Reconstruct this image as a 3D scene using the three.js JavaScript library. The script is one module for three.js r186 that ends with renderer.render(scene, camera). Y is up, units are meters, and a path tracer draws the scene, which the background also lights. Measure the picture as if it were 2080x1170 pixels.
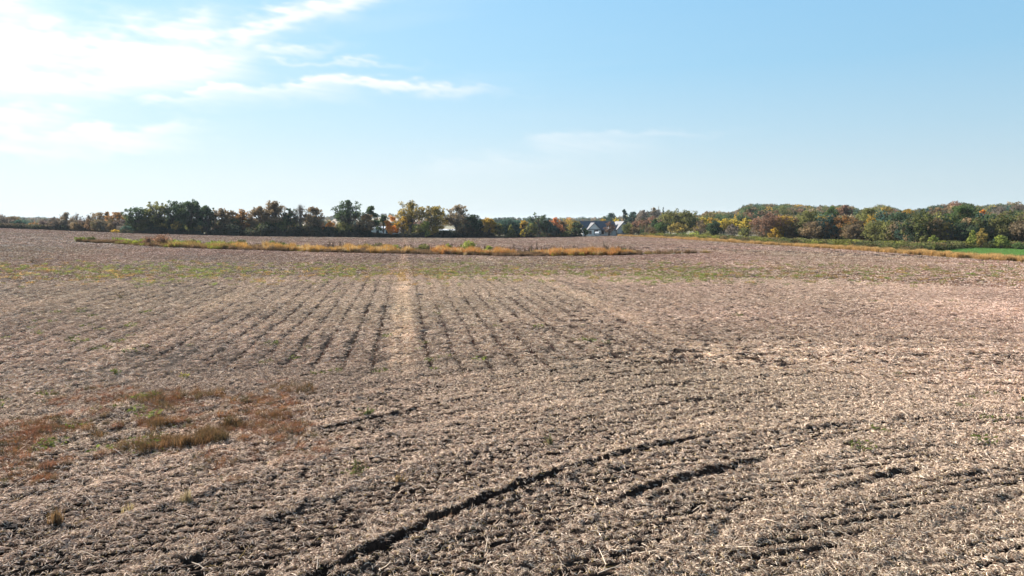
import * as THREE from 'three';

// ------------------------------------------------------------------ camera, sky, sun, exposure
const scene = new THREE.Scene();
const EYE = 5, PITCH = 0.0995, F = 1387;                       // F: focal length in pixels of a 2080 x 1170 picture
const camera = new THREE.PerspectiveCamera(45.73, 16 / 9, 0.1, 30000);
camera.position.set(0, EYE, 0);
camera.rotation.set(-Math.atan(PITCH), 0, 0);
const renderer = new THREE.WebGLRenderer();
renderer.toneMapping = THREE.LinearToneMapping;
const EXPOSURE = 2.9;
renderer.toneMappingExposure = EXPOSURE;
renderer.shadowMap.enabled = true;
const SUN_AZ = -50 * Math.PI / 180, SUN_EL = 29 * Math.PI / 180;
const sunDir = new THREE.Vector3(Math.sin(SUN_AZ) * Math.cos(SUN_EL), Math.sin(SUN_EL), -Math.cos(SUN_AZ) * Math.cos(SUN_EL));
const sun = new THREE.DirectionalLight(new THREE.Color().setRGB(1, 0.93, 0.83), 5);
sun.name = 'sun';
sun.position.copy(sunDir).multiplyScalar(300).add(new THREE.Vector3(0, 0, -120));
sun.target.position.set(0, 0, -120);
sun.castShadow = true;
sun.shadow.mapSize.set(4096, 4096);
Object.assign(sun.shadow.camera, { left: -260, right: 260, top: 160, bottom: -160, near: 1, far: 700 });
scene.add(sun, sun.target);
scene.fog = new THREE.FogExp2(new THREE.Color().setRGB(0.80, 0.90, 1.0), 0.00009);

// ------------------------------------------------------------------ small helpers
const { clamp, lerp, smoothstep } = THREE.MathUtils;
const V = (x, y, z) => new THREE.Vector3(x, y, z);
function RNG(seed) { let s = seed | 0; return () => { s = (s + 0x6d2b79f5) | 0; let t = Math.imul(s ^ (s >>> 15), 1 | s); t = (t + Math.imul(t ^ (t >>> 7), 61 | t)) ^ t; return ((t ^ (t >>> 14)) >>> 0) / 4294967296; }; }
const hash = (x, y) => { let h = Math.imul(x, 374761393) ^ Math.imul(y, 668265263); h = Math.imul(h ^ (h >>> 13), 1274126177); return ((h ^ (h >>> 16)) >>> 0) / 4294967296; };
function noise(x, y) {
  const xi = Math.floor(x), yi = Math.floor(y), fx = x - xi, fy = y - yi, u = fx * fx * (3 - 2 * fx), v = fy * fy * (3 - 2 * fy);
  return lerp(lerp(hash(xi, yi), hash(xi + 1, yi), u), lerp(hash(xi, yi + 1), hash(xi + 1, yi + 1), u), v);
}
function fbm(x, y, n = 4) { let s = 0, a = 0.5, t = 0; for (let i = 0; i < n; i++) { s += a * noise(x, y); t += a; a *= 0.5; const q = x * 1.6 - y * 1.2 + 17.3; y = x * 1.2 + y * 1.6 + 5.1; x = q; } return s / t; }
const used = {};
const numbered = (n) => { const k = used[n] = (used[n] ?? -1) + 1; return k ? n + '_' + String(k).padStart(3, '0') : n; };
const RGB = (r, g, b) => new THREE.Color().setRGB(r, g, b);
const std = (color, roughness = 0.9, extra = {}) => new THREE.MeshStandardMaterial({ color, roughness, ...extra });
const leafy = (extra = {}) => new THREE.MeshPhysicalMaterial({ color: 0xffffff, roughness: 1, vertexColors: true, side: THREE.DoubleSide, transmission: 0.5, thickness: 0, specularIntensity: 0.2, ...extra });
const M = {
  leaf: leafy({ color: RGB(1.0, 1.0, 1.0) }), bark: std(RGB(1, 1, 1), 0.95, { vertexColors: true }), grass: leafy({ transmission: 0.35 }),
  straw: new THREE.MeshPhysicalMaterial({ color: 0xffffff, roughness: 1, specularIntensity: 0.15, vertexColors: true, side: THREE.DoubleSide }),
};
for (const k in M) M[k].name = k;

class MB {                                                     // collects quads, triangles and tubes with vertex colours
  constructor() { this.p = []; this.c = []; this.i = []; }
  v(x, y, z, c) { this.p.push(x, y, z); this.c.push(c[0], c[1], c[2]); return this.p.length / 3 - 1; }
  tri(a, b, c) { this.i.push(a, b, c); }
  tube(pts, rads, sides, c) {
    let prev = null, up = V(0.31, 0.2, 0.93).normalize();
    for (let k = 0; k < pts.length; k++) {
      const d = (k < pts.length - 1 ? pts[k + 1].clone().sub(pts[k]) : pts[k].clone().sub(pts[k - 1])).normalize();
      const s = new THREE.Vector3().crossVectors(d, up).normalize(), t = new THREE.Vector3().crossVectors(s, d), ring = [];
      for (let j = 0; j < sides; j++) { const a = j / sides * Math.PI * 2, r = rads[k]; ring.push(this.v(pts[k].x + (s.x * Math.cos(a) + t.x * Math.sin(a)) * r, pts[k].y + (s.y * Math.cos(a) + t.y * Math.sin(a)) * r, pts[k].z + (s.z * Math.cos(a) + t.z * Math.sin(a)) * r, c)); }
      if (prev) for (let j = 0; j < sides; j++) { const a = prev[j], b = prev[(j + 1) % sides], e = ring[j], f = ring[(j + 1) % sides]; this.tri(a, b, f); this.tri(a, f, e); }
      prev = ring;
    }
  }
  leaf(x, y, z, s, rng, c, w = 0.6) {                          // a folded leaf spray of four points
    const a = rng() * 6.283, b = Math.acos(2 * rng() - 1), ux = Math.sin(b) * Math.cos(a), uy = Math.cos(b), uz = Math.sin(b) * Math.sin(a);
    const q = rng() * 6.283; let wx = Math.cos(q), wy = rng() - 0.5, wz = Math.sin(q);
    let vx = uy * wz - uz * wy, vy = uz * wx - ux * wz, vz = ux * wy - uy * wx; const n = Math.hypot(vx, vy, vz) || 1; vx *= w * s / n; vy *= w * s / n; vz *= w * s / n;
    const i0 = this.v(x - ux * s, y - uy * s, z - uz * s, c), i1 = this.v(x + vx, y + vy, z + vz, c), i2 = this.v(x + ux * s, y + uy * s, z + uz * s, c), i3 = this.v(x - vx, y - vy + s * 0.2, z - vz, c);
    this.tri(i0, i1, i2); this.tri(i0, i2, i3);
  }
  blade(x, y, z, h, lean, dir, w, c, c2 = c) {                 // a curved grass blade of two segments
    const dx = Math.cos(dir), dz = Math.sin(dir), px = -dz * w, pz = dx * w;
    const m = [x + dx * lean * 0.3, y + h * 0.62, z + dz * lean * 0.3], t = [x + dx * lean, y + h, z + dz * lean];
    const a = this.v(x - px, y, z - pz, c), b = this.v(x + px, y, z + pz, c), d = this.v(m[0] - px * 0.8, m[1], m[2] - pz * 0.8, c2), e = this.v(m[0] + px * 0.8, m[1], m[2] + pz * 0.8, c2), f = this.v(t[0], t[1], t[2], c2);
    this.tri(a, b, e); this.tri(a, e, d); this.tri(d, e, f);
  }
  geo() {
    const g = new THREE.BufferGeometry();
    g.setAttribute('position', new THREE.Float32BufferAttribute(this.p, 3));
    g.setAttribute('color', new THREE.Float32BufferAttribute(this.c, 3));
    g.setIndex(this.i); g.computeVertexNormals();
    return g;
  }
}
function part(name, geometry, material, parent) {
  const m = new THREE.Mesh(geometry, material); m.name = name; m.castShadow = m.receiveShadow = true; (parent ?? scene).add(m); return m;
}
function thing(name, label, category, [x, y, z] = [0, 0, 0], turn = 0, group) {
  const o = new THREE.Group(); o.name = numbered(name); o.position.set(x, y, z); o.rotation.y = turn;
  o.userData = { label, category }; if (group) o.userData.group = group;
  scene.add(o); return o;
}
function instances(name, geo, material, list, parent) {        // list: [x, y, z, turn, scale, color, yScale]
  const m = new THREE.InstancedMesh(geo, material, list.length), o = new THREE.Object3D(), c = new THREE.Color();
  list.forEach((e, i) => {
    o.position.set(e[0], e[1], e[2]); o.rotation.set(e[7] ?? 0, e[3], e[8] ?? 0); o.scale.set(e[4], e[4] * (e[6] ?? 1), e[4]); o.updateMatrix(); m.setMatrixAt(i, o.matrix);
    m.setColorAt(i, c.setRGB(e[5][0], e[5][1], e[5][2]));
  });
  m.name = name; m.castShadow = m.receiveShadow = true; m.frustumCulled = false; parent.add(m); return m;
}
function stuff(name, label, category) {
  const g = new THREE.Group(); g.name = numbered(name); g.userData = { label, category, kind: 'stuff' }; scene.add(g); return g;
}
function scatter(group, name, geos, material, list) {           // deals the list out over the variants
  const by = geos.map(() => []); list.forEach((e, i) => by[Math.floor(hash(i, 77) * geos.length)].push(e));
  geos.forEach((g, k) => by[k].length && instances(name, g, material, by[k], group));
}

// ------------------------------------------------------------------ sky
const SP = Math.sin(Math.atan(PITCH)), CP = Math.cos(Math.atan(PITCH));
function segDist(px, py, pts) {                                 // [distance, along] to a polyline
  let best = 1e9, at = 0, sofar = 0, side = 0;
  for (let i = 0; i < pts.length - 1; i++) {
    const ax = pts[i][0], ay = pts[i][1], dx = pts[i + 1][0] - ax, dy = pts[i + 1][1] - ay, L2 = dx * dx + dy * dy, L = Math.sqrt(L2);
    const t = clamp(((px - ax) * dx + (py - ay) * dy) / L2, 0, 1), ex = px - ax - dx * t, ey = py - ay - dy * t, d = ex * ex + ey * ey;
    if (d < best) { best = d; at = sofar + t * L; side = Math.sign(dx * ey - dy * ex); }
    sofar += L;
  }
  return [Math.sqrt(best), at, sofar, side];
}
{
  const W = 4096, H = 2048, data = new Float32Array(W * H * 4);
  // cirrus bands seen in the picture, [points, half width, strength]
  const bands = [
    [[[-400, 60], [0, 90], [250, 105], [480, 100], [620, 105]], 58, 1.0], [[[-300, 150], [0, 165], [200, 165], [420, 135], [600, 118]], 36, 0.8],
    [[[430, 85], [540, 55], [650, 20], [780, -8], [900, -30]], 22, 0.85], [[[540, 50], [600, 20], [630, -20]], 14, 0.4], [[[480, 95], [600, 102], [740, 96]], 11, 0.55],
    [[[520, 126], [700, 132], [920, 135]], 7, 0.4], [[[260, 212], [380, 190], [520, 180], [700, 170], [860, 178], [1090, 188]], 10, 0.7], [[[300, 206], [620, 188], [860, 182]], 18, 0.3],
    [[[-300, 240], [0, 235], [150, 240], [260, 228]], 26, 0.8], [[[-100, 285], [200, 275], [500, 258]], 16, 0.6], [[[-100, 310], [300, 296], [480, 300]], 18, 0.5], [[[-200, 20], [60, 0], [200, -40]], 40, 0.8],
    [[[1040, 292], [1110, 282], [1230, 272], [1370, 272], [1550, 270]], 9, 0.26], [[[1050, 300], [1200, 296], [1420, 304]], 22, 0.22], [[[830, 345], [1040, 335], [1300, 325]], 18, 0.15],
    [[[300, 60], [440, 36], [420, 70]], 20, 0.5],
  ];
  const stops = [[-90, 0.30, 0.30, 0.28], [-0.5, 0.74, 0.80, 0.80], [0, 0.84, 0.92, 0.93], [3, 0.77, 0.90, 0.95], [7, 0.60, 0.83, 0.97], [12, 0.43, 0.74, 0.98], [18, 0.35, 0.67, 0.97], [35, 0.23, 0.46, 0.76], [90, 0.13, 0.27, 0.5]];
  for (let row = 0; row < H; row++) {
    const el = ((row + 0.5) / H - 0.5) * Math.PI, deg = el * 180 / Math.PI, y = Math.sin(el), ce = Math.cos(el);
    let k = 0; while (k < stops.length - 2 && deg > stops[k + 1][0]) k++;
    const A = stops[k], B = stops[k + 1], t = clamp((deg - A[0]) / (B[0] - A[0]), 0, 1);
    for (let col = 0; col < W; col++) {
      const r = ((col + 0.5) / W - 0.5) * 2 * Math.PI, x = Math.cos(r) * ce, z = Math.sin(r) * ce, o = (row * W + col) * 4;
      let c0 = lerp(A[1], B[1], t), c1 = lerp(A[2], B[2], t), c2 = lerp(A[3], B[3], t);
      const cosg = x * sunDir.x + y * sunDir.y + z * sunDir.z, g = Math.acos(clamp(cosg, -1, 1)) * 180 / Math.PI;
      const dim = lerp(0.74, 1, smoothstep(-g, -95, -38)), glow = 0.6 * Math.exp(-((g / 11) ** 2)) + 0.29 * Math.exp(-((g / 32) ** 2));
      c0 *= dim; c1 *= lerp(dim, 1, 0.25); c2 *= lerp(dim, 1, 0.4);
      if (deg > -0.3) {
        let cl = 0;
        const pl = 1 / (y + 0.06), u = x * pl, w = z * pl, wisp = fbm(u * 0.9 + w * 0.25, w * 3.2 - u * 0.7, 4);
        cl = 0.5 * smoothstep(wisp, 0.56, 0.8) * smoothstep(-g, -75, -28) * smoothstep(deg, 3, 12);
        if (z < -0.3) {                                         // where this direction falls in the picture
          const depth = -y * SP - z * CP, X = 1040 + F * x / depth, Y = 585 - F * (y * CP - z * SP) / depth;
          const inFrame = X > -500 && X < 1900 && Y > -150 && Y < 460;
          if (inFrame) {
            cl *= 0.15;
            const n1 = fbm(X / 90 + 3, Y / 26 - X / 260, 4), n2 = fbm(X / 30, Y / 9 - X / 80, 3), wx = (n1 - 0.5) * 60, wy = (n1 - 0.5) * 46 + (n2 - 0.5) * 22, fibre = fbm(X / 150 + Y / 240, Y / 5 - X / 34, 3);
            for (const [pts, wd, s] of bands) {
              const d = segDist(X + wx, Y + wy, pts);
              if (d[0] < wd * 3) { const ends = smoothstep(d[1], -1, 70) * smoothstep(d[2] - d[1], -1, Math.min(220, d[2] * 0.5)); cl = Math.max(cl, cl * 0.6 + s * Math.exp(-((d[0] / wd) ** 2)) * (0.55 + 0.45 * ends) * Math.max(ends, 0.12) * (0.12 + 1.6 * n1 * (0.3 + 0.7 * n2 + 0.75 * fibre))); }
            }
          }
        }
        cl = clamp(cl, 0, 1);
        c0 = lerp(c0, 1.02, cl); c1 = lerp(c1, 1.03, cl); c2 = lerp(c2, 1.04, cl);
      }
      if (deg > -1) { c0 += glow; c1 += glow * 0.95; c2 += glow * 0.8; }
      data[o] = c0 / EXPOSURE; data[o + 1] = c1 / EXPOSURE; data[o + 2] = c2 / EXPOSURE; data[o + 3] = 1;
    }
  }
  const t = new THREE.DataTexture(data, W, H, THREE.RGBAFormat, THREE.FloatType);
  t.mapping = THREE.EquirectangularReflectionMapping; t.minFilter = t.magFilter = THREE.LinearFilter; t.needsUpdate = true;
  scene.background = t; scene.environment = t;
}

// ------------------------------------------------------------------ the lie of the land
const DIST = [0, 20, 40, 60, 80, 100, 130, 160, 200, 250, 300, 400, 600, 1000, 2000, 7000];
const COLS = [
  [-1400, [0, 0, 0.2, 0.6, 1.05, 1.5, 1.9, 2.1, 2.2, 2.1, 1.4, 0, -3, -6, -8, -8]],
  [0, [0, 0, 0.2, 0.6, 1.05, 1.5, 1.9, 2.1, 2.2, 2.1, 1.4, 0, -3, -6, -8, -8]],
  [270, [0, 0, 0.1, 0.3, 0.6, 0.85, 1.0, 0.95, 0.6, 0.05, -0.6, -1.5, -4, -6, -8, -8]],
  [520, [0, 0, 0.05, 0.15, 0.3, 0.45, 0.35, 0.05, -0.4, -0.95, -1.7, -2.6, -5, -7, -8, -8]],
  [800, [0, 0, 0, 0, -0.02, -0.05, -0.1, -0.35, -0.85, -1.45, -2, -3, -5, -7, -8, -8]],
  [1040, [0, 0, 0, -0.05, -0.2, -0.34, -0.4, -0.55, -1.05, -1.6, -2.2, -3, -5, -7, -8, -8]],
  [1260, [0, 0, 0, 0, -0.1, -0.2, -0.3, -0.5, -0.85, -1.25, -1.65, -2, -3, -5, -7, -8]],
  [1430, [0, 0, 0, 0, 0, 0, -0.15, -0.4, -0.9, -1.6, -1.8, -0.5, 2, 0, -4, -8]],
  [1560, [0, 0, 0, 0, -0.08, -0.2, -0.5, -0.85, -1.3, -1.6, -1, 2, 7.5, 4, -4, -8]],
  [1700, [0, 0, 0, 0, -0.2, -0.45, -0.8, -1.2, -1.6, -1.4, -0.5, 2.5, 6.5, 4, -4, -8]],
  [2080, [0, 0, 0, -0.2, -0.5, -0.85, -1.0, -1.1, -1.0, 0, 1.2, 3.5, 6.5, 4, -4, -8]],
  [3400, [0, 0, 0, -0.2, -0.5, -0.85, -1.0, -1.1, -1.0, 0, 1.2, 3.5, 6.5, 4, -4, -8]],
].map(([px, h]) => [(px - 1040) / F, h]);
function column(h, d) {
  let k = 0; while (k < DIST.length - 2 && d > DIST[k + 1]) k++;
  const d0 = DIST[k], d1 = DIST[k + 1], w = d1 - d0, t = clamp((d - d0) / w, 0, 1);
  const m = (i) => (i <= 0 || i >= DIST.length - 1 ? 0 : (h[i + 1] - h[i - 1]) / (DIST[i + 1] - DIST[i - 1]));
  const t2 = t * t, t3 = t2 * t;
  return (2 * t3 - 3 * t2 + 1) * h[k] + (t3 - 2 * t2 + t) * w * m(k) + (-2 * t3 + 3 * t2) * h[k + 1] + (t3 - t2) * w * m(k + 1);
}
const polar = (x, z) => { const a = z < -0.01 ? clamp(x / -z, -1.7, 1.7) : Math.sign(x || 1) * 1.7, d = Math.abs(a) < 1.7 ? -z : Math.hypot(x, z) / Math.hypot(1, 1.7); return [a, d]; };
const HILLS = [[700, 1750, 15, 60, 260], [850, 2300, 30, 130, 350], [560, 2100, 9, 160, 300], [1020, 1500, 5, 60, 300], [1150, 1500, 8, 120, 350], [1340, 1200, 14, 90, 300], [40, 1600, 12, 90, 350]];
function land(x, z) {
  const [a, d] = polar(x, z);
  let k = 0; while (k < COLS.length - 2 && a > COLS[k + 1][0]) k++;
  let t = clamp((a - COLS[k][0]) / (COLS[k + 1][0] - COLS[k][0]), 0, 1);
  let h = lerp(column(COLS[k][1], d), column(COLS[k + 1][1], d), t);
  if (d > 600) { const px = 1040 + F * a; for (const [cx, cd, hh, w, l] of HILLS) h += hh * Math.exp(-(((px - cx) / w) ** 2) - ((d - cd) / l) ** 2); h += (fbm(x / 300, z / 300, 2) - 0.5) * smoothstep(d, 600, 1500) * 4; }
  return h;
}
function ray(px, py) {                                          // direction of a picture point, per unit of depth along -z
  const dx = (px - 1040) / F, dy = (585 - py) / F, y = dy * CP - SP, z = dy * SP + CP;
  return [dx / z, y / z];
}
function at(px, py, depth) { const [a, b] = ray(px, py); return V(a * depth, EYE + b * depth, -depth); }
function groundHit(px, py) {
  const [a, b] = ray(px, py); let d = 4;
  for (let k = 0; k < 6000; k++) { const dd = Math.max(0.02, d * 0.002); if (EYE + b * (d + dd) < land(a * (d + dd), -(d + dd))) break; d += dd; if (d > 900) break; }
  return [a * d, -d];
}
const hitD = (px, py) => -groundHit(px, py)[1];
const table = (pts) => (px) => { let k = 0; while (k < pts.length - 2 && px > pts[k + 1][0]) k++; return lerp(pts[k][1], pts[k + 1][1], clamp((px - pts[k][0]) / (pts[k + 1][0] - pts[k][0]), 0, 1)); };
const stripFront = table([[160, 491], [240, 496], [330, 502], [450, 507], [560, 510], [700, 514], [850, 516.5], [1000, 520], [1150, 520.5], [1300, 518], [1440, 515]].map(([x, y]) => [x, hitD(x, y)]));
const stripDepth = table([[160, 1], [230, 8], [400, 15], [700, 17], [1000, 14], [1200, 12], [1300, 7], [1380, 5], [1440, 1]]);
const fieldEnd = table([[-1500, 300], [0, 290], [200, 265], [270, 250], [520, 246], [800, 252], [1040, 256], [1180, 270], [1240, 282], ...[[1280, 480.5], [1350, 484], [1430, 489.5], [1550, 497], [1700, 506], [1800, 513], [1850, 517], [1950, 524], [2080, 532]].map(([x, y]) => [x, hitD(x, y)]), [2600, 62], [3600, 45]]);
const where = (x, z) => { const [a, d] = polar(x, z); return [1040 + F * a, d]; };
const inField = (px, d) => d < fieldEnd(px);
const inStrip = (px, d) => { if (px < 160 || px > 1440) return false; const f = stripFront(px); return d > f && d < f + stripDepth(px); };

// ------------------------------------------------------------------ field relief: rows, ruts and lug prints
const ROWDIR = (() => { const a = groundHit(816, 700), b = groundHit(820, 545), L = Math.hypot(b[0] - a[0], b[1] - a[1]); return [(b[0] - a[0]) / L, (b[1] - a[1]) / L, a]; })();
const across = (x, z) => (x - ROWDIR[2][0]) * -ROWDIR[1] + (z - ROWDIR[2][1]) * ROWDIR[0];
const ROW = 0.98;
const wheelTracks = [0, (() => { const g = groundHit(1250, 632); return across(g[0], g[1]); })(), (() => { const g = groundHit(440, 620); return across(g[0], g[1]); })(), (() => { const g = groundHit(200, 588); return across(g[0], g[1]); })()];
// the turning passes are arcs round one centre, to the right of the camera; [radius, width, depth, lug spacing or 0, berm, from, to along the arc in metres, 0 abreast of the camera]
const TURN = [14, 2.2];                                         // x and z of that centre
const ARCS = [
  [20.05, 0.32, 0.13, 0, 0.06, -9.5, 10.2], [18.35, 0.34, 0.16, 0, 0.06, 2.5, 9.5], [25.9, 0.2, 0.06, 0, 0.03, -2, 30], [26.35, 0.16, 0.045, 0, 0.02, 2, 30], [24.4, 0.2, 0.05, 0, 0.02, 6, 30], [16.6, 0.2, 0.04, 0, 0.02, 7, 13], [29.2, 0.22, 0.05, 0, 0.02, 0, 34], [22.6, 0.2, 0.05, 0, 0.02, 4, 26],
  [21.5, 1.35, 0.11, 0.25, 0.02, -14, 9], [19.05, 1.0, 0.1, 0.25, 0.02, -12, 20], [23.4, 1.4, 0.105, 0.25, 0.02, -22, 7], [25.2, 1.2, 0.1, 0.25, 0.02, -22, 5], [27.2, 1.2, 0.085, 0.26, 0.02, -20, 26], [28.6, 0.7, 0.075, 0.26, 0.02, -6, 22], [15.6, 0.8, 0.08, 0.3, 0.02, 2, 16], [17.3, 0.8, 0.05, 0.26, 0.02, -8, 14], [13.6, 0.8, 0.05, 0.28, 0.02, 2, 16], [30.6, 0.8, 0.045, 0.26, 0.02, -22, 30],
];
const arcAt = (x, z) => { const dx = x - TURN[0], dz = z - TURN[1]; return [Math.hypot(dx, dz), (Math.atan2(dx, -dz) + 0.88) * 22]; };
const headland = (d, x) => 1 - smoothstep(d + (fbm(x / 6, d / 6, 2) - 0.5) * 5 - Math.max(0, x) * 0.12, 20, 25);
function tracksAt(x, z) {
  let h = 0, bare = 0, pressed = 0;
  const [rho, s] = arcAt(x, z);
  if (rho > 32) return [0, 0, 0];
  for (const [R, w, dep, lug, berm, s0, s1] of ARCS) {
    const lat = rho - R + (noise(s * 0.25, R) - 0.5) * 0.25; if (Math.abs(lat) > w + 0.4) continue;
    const fade = smoothstep(s, s0, s0 + 2.5) * (1 - smoothstep(s, s1 - 2.5, s1)) * (lug ? clamp(2.4 * noise(s * 0.3, R * 3.1) - 0.15 + 0.4 * (noise(x * 0.9, z * 0.9) - 0.5), 0, 1.15) : 0.8 + 0.4 * noise(s * 0.8, R * 1.7));
    if (fade <= 0) continue;
    const q = (Math.abs(lat) + (noise(x * 5, z * 5) - 0.5) * (lug ? 0.06 : 0.08)) / (w * 0.5), inside = 1 - smoothstep(q, 0.7, 1.1);
    let depth = dep, groove = 0.5;
    if (lug) { const ph = (-z - 0.28 * x + 0.12 * Math.abs(lat)) / lug + (noise(x * 1.1, z * 1.1) - 0.5) * 0.25; groove = smoothstep(Math.abs((ph % 1 + 1) % 1 - 0.5) * 2, 0.4, 0.65); depth *= 0.05 + 1.2 * groove; }
    h -= depth * inside * fade; h += berm * fade * Math.exp(-(((q - 1.35) / 0.4) ** 2)) * (0.5 + noise(x * 3, z * 3));
    if (lug) pressed = Math.max(pressed, inside * Math.min(1, fade));
    bare = Math.max(bare, inside * Math.min(1, fade) * groove);
  }
  return [h, bare, pressed];
}
function rowsAt(x, z, d) {
  const u = across(x, z), hl = headland(d, x), warp = u + (noise(z * 0.35, u * 0.2) - 0.5) * 0.14;
  const q = Math.abs(((warp / ROW + 0.5) % 1 + 1) % 1 - 0.5) * ROW, row = Math.exp(-((q / 0.105) ** 2)) * (1 - hl) * clamp(0.6 + 0.9 * noise(u * 0.9, z * 0.1 + 9), 0, 1) * (1 - 0.55 * smoothstep(1040 + F * x / d, 1000, 1400)) * (1 - 0.5 * smoothstep(d, 50, 90));
  let track = 0; wheelTracks.forEach((w, i) => { track = Math.max(track, (1 - smoothstep(Math.abs(u - w) + (noise(z * 0.8, i * 7) - 0.5) * 0.25, 0.36, 0.62)) * (i ? 0.5 : 1) * (0.5 + 0.7 * noise(z * 0.4, i * 5 + u))); });
  return [row, track * (1 - hl), hl];
}
// height of the ground and how bare it is; res is the spacing of the mesh there
function relief(x, z, d, res) {
  const px = 1040 + F * x / Math.max(d, 0.1);
  let h = 0;
  const [row, track, hl] = rowsAt(x, z, d);
  const [rho, along] = arcAt(x, z), sx = lerp(x, along, hl), sz = lerp(z, rho, hl);  // ridges follow the turns
  if (res < 1.2) h += (fbm(sx * 0.4, sz * 2.1, 2) - 0.5) * 0.09 * (0.5 + 0.5 * hl);
  if (res < 0.25) h += (Math.abs(noise(sx * 2.4, sz * 6.5) - 0.5)) * -0.12 * (0.4 + 0.6 * hl) + (noise(x * 7, z * 7) - 0.5) * 0.055;
  if (res < 0.09) h += (noise(x * 17, z * 17) - 0.5) * 0.05;
  const t = tracksAt(x, z); h *= 1 - 0.75 * t[2];
  h += -row * 0.075 - track * 0.03;
  return [h + t[0], t[1], row, track, hl];
}
const surface = (x, z) => { const [, d] = polar(x, z); return land(x, z) + (d > 6 && d < 120 && z < 0 ? relief(x, z, d, 0.05)[0] : 0); };

// ------------------------------------------------------------------ the ground, one sheet in two pieces
{
  const th = [], rr = [];
  const N = 1150, half = 41 * Math.PI / 180;
  for (let i = 0; i <= N; i++) th.push(-half + 2 * half * i / N);
  for (let i = 1; i < 60; i++) th.push(half + (2 * Math.PI - 2 * half) * i / 60);
  rr.push(0.3, 1.5, 3, 5, 7, 8.2);
  for (let y = 400; y > 76; y -= 0.9) rr.push(683 * EYE / y);
  for (let y = 75.6; y > 27; y -= 0.5) rr.push(683 * EYE / y);
  for (let r = 128; r < 330; r *= 1.014) rr.push(r);
  for (let r = 335; r < 7200; r *= 1.06) rr.push(r);
  const C = th.length, R = rr.length, pos = new Float32Array(C * R * 3), col = new Float32Array(C * R * 3), uv = new Float32Array(C * R * 2), zone = new Uint8Array(C * R);
  for (let j = 0; j < R; j++) {
    const r = rr[j], dr = j ? r - rr[j - 1] : 1;
    for (let i = 0; i < C; i++) {
      const x = r * Math.sin(th[i]), z = -r * Math.cos(th[i]), k = j * C + i, [px, d] = where(x, z), fieldy = inField(px, d) && !inStrip(px, d);
      let y = land(x, z), c;
      if (inField(px, d)) {
        const dense = i <= N, res = dense ? Math.max(r * 0.00125, dr * 0.55) : 9;
        let bare = 0, row = 0, track = 0;
        if (dense && r > 8) { const q = relief(x, z, d, res); y += q[0]; bare = q[1]; row = q[2]; track = q[3]; }
        const m = fbm(x * 0.09, z * 0.09, 3), f = noise(x * 3.1, z * 3.1), g = noise(x * 9, z * 9), big = fbm(x / 40 + 7, z / 40, 2);
        const litter = clamp(0.55 + (m - 0.5) * 0.9 + (f - 0.5) * 0.5 + (g - 0.5) * 0.5 + track * 0.35 - bare * 0.35 - row * 0.5, 0, 1);
        c = [lerp(0.018, 0.105, litter), lerp(0.012, 0.072, litter), lerp(0.0095, 0.055, litter)];
        if (track > 0) { c[0] = lerp(c[0], 0.24, track * 0.6); c[1] = lerp(c[1], 0.185, track * 0.6); c[2] = lerp(c[2], 0.135, track * 0.6); }
        const red = smoothstep(big, 0.45, 0.7) * 0.35; c[1] *= 1 - red * 0.18; c[2] *= 1 - red * 0.1;
        c[0] = lerp(c[0], 0.075, row * 0.7); c[1] = lerp(c[1], 0.042, row * 0.7); c[2] = lerp(c[2], 0.03, row * 0.7);
        zone[k] = fieldy ? 0 : 1;
        if (!fieldy) c = [0.10, 0.085, 0.04];
      } else {
        zone[k] = 1;
        const m = fbm(x / 60, z / 60, 3), f = noise(x * 0.8, z * 0.8);
        c = [lerp(0.07, 0.16, m) * (0.8 + 0.4 * f), lerp(0.075, 0.13, m) * (0.8 + 0.4 * f), lerp(0.03, 0.06, m)];
        if (d > 600) { const q = noise(x / 260 + 3, z / 180); if (q > 0.55) c = [0.27, 0.21, 0.14]; }
        if (r < 250) y += (f - 0.5) * 0.08;
      }
      pos[k * 3] = x; pos[k * 3 + 1] = y; pos[k * 3 + 2] = z; col.set(c, k * 3); uv[k * 2] = x / 3.1; uv[k * 2 + 1] = z / 3.1;
    }
  }
  const idx = [[], []];
  for (let j = 0; j < R - 1; j++) for (let i = 0; i < C; i++) {
    const a = j * C + i, b = j * C + (i + 1) % C, c = a + C, d = b + C, s = zone[a] + zone[b] + zone[c] + zone[d] >= 2 ? 1 : 0;
    idx[s].push(a, b, d, a, d, c);
  }
  const S = 1024, rng = RNG(5), px = new Uint8Array(S * S * 4);       // grain of crumbs and chaff
  for (let y = 0; y < S; y++) for (let x = 0; x < S; x++) { const n = 150 + (noise(x / 5, y / 5) - 0.5) * 90 + (noise(x / 2, y / 2) - 0.5) * 80 + (rng() - 0.5) * 50, o = (y * S + x) * 4; px[o] = clamp(n + 60, 0, 255); px[o + 1] = clamp(n + 58, 0, 255); px[o + 2] = clamp(n + 54, 0, 255); px[o + 3] = 255; }
  for (let k = 0; k < 9000; k++) { let x = rng() * S, y = rng() * S, a = rng() * 6.28, v = 0.55 + rng() * 0.6; for (let s = 0; s < 14 + rng() * 25; s++) { x += Math.cos(a); y += Math.sin(a); a += (rng() - 0.5) * 0.2; const o = (((y | 0) & 1023) * S + ((x | 0) & 1023)) * 4; for (let q = 0; q < 3; q++) px[o + q] = clamp(px[o + q] * (v > 0.85 ? 1.25 : 0.62), 0, 255); } }
  const tex = new THREE.DataTexture(px, S, S); tex.wrapS = tex.wrapT = THREE.RepeatWrapping; tex.colorSpace = THREE.SRGBColorSpace; tex.magFilter = THREE.LinearFilter; tex.minFilter = THREE.LinearMipmapLinearFilter; tex.generateMipmaps = true; tex.anisotropy = 16; tex.needsUpdate = true;
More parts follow.
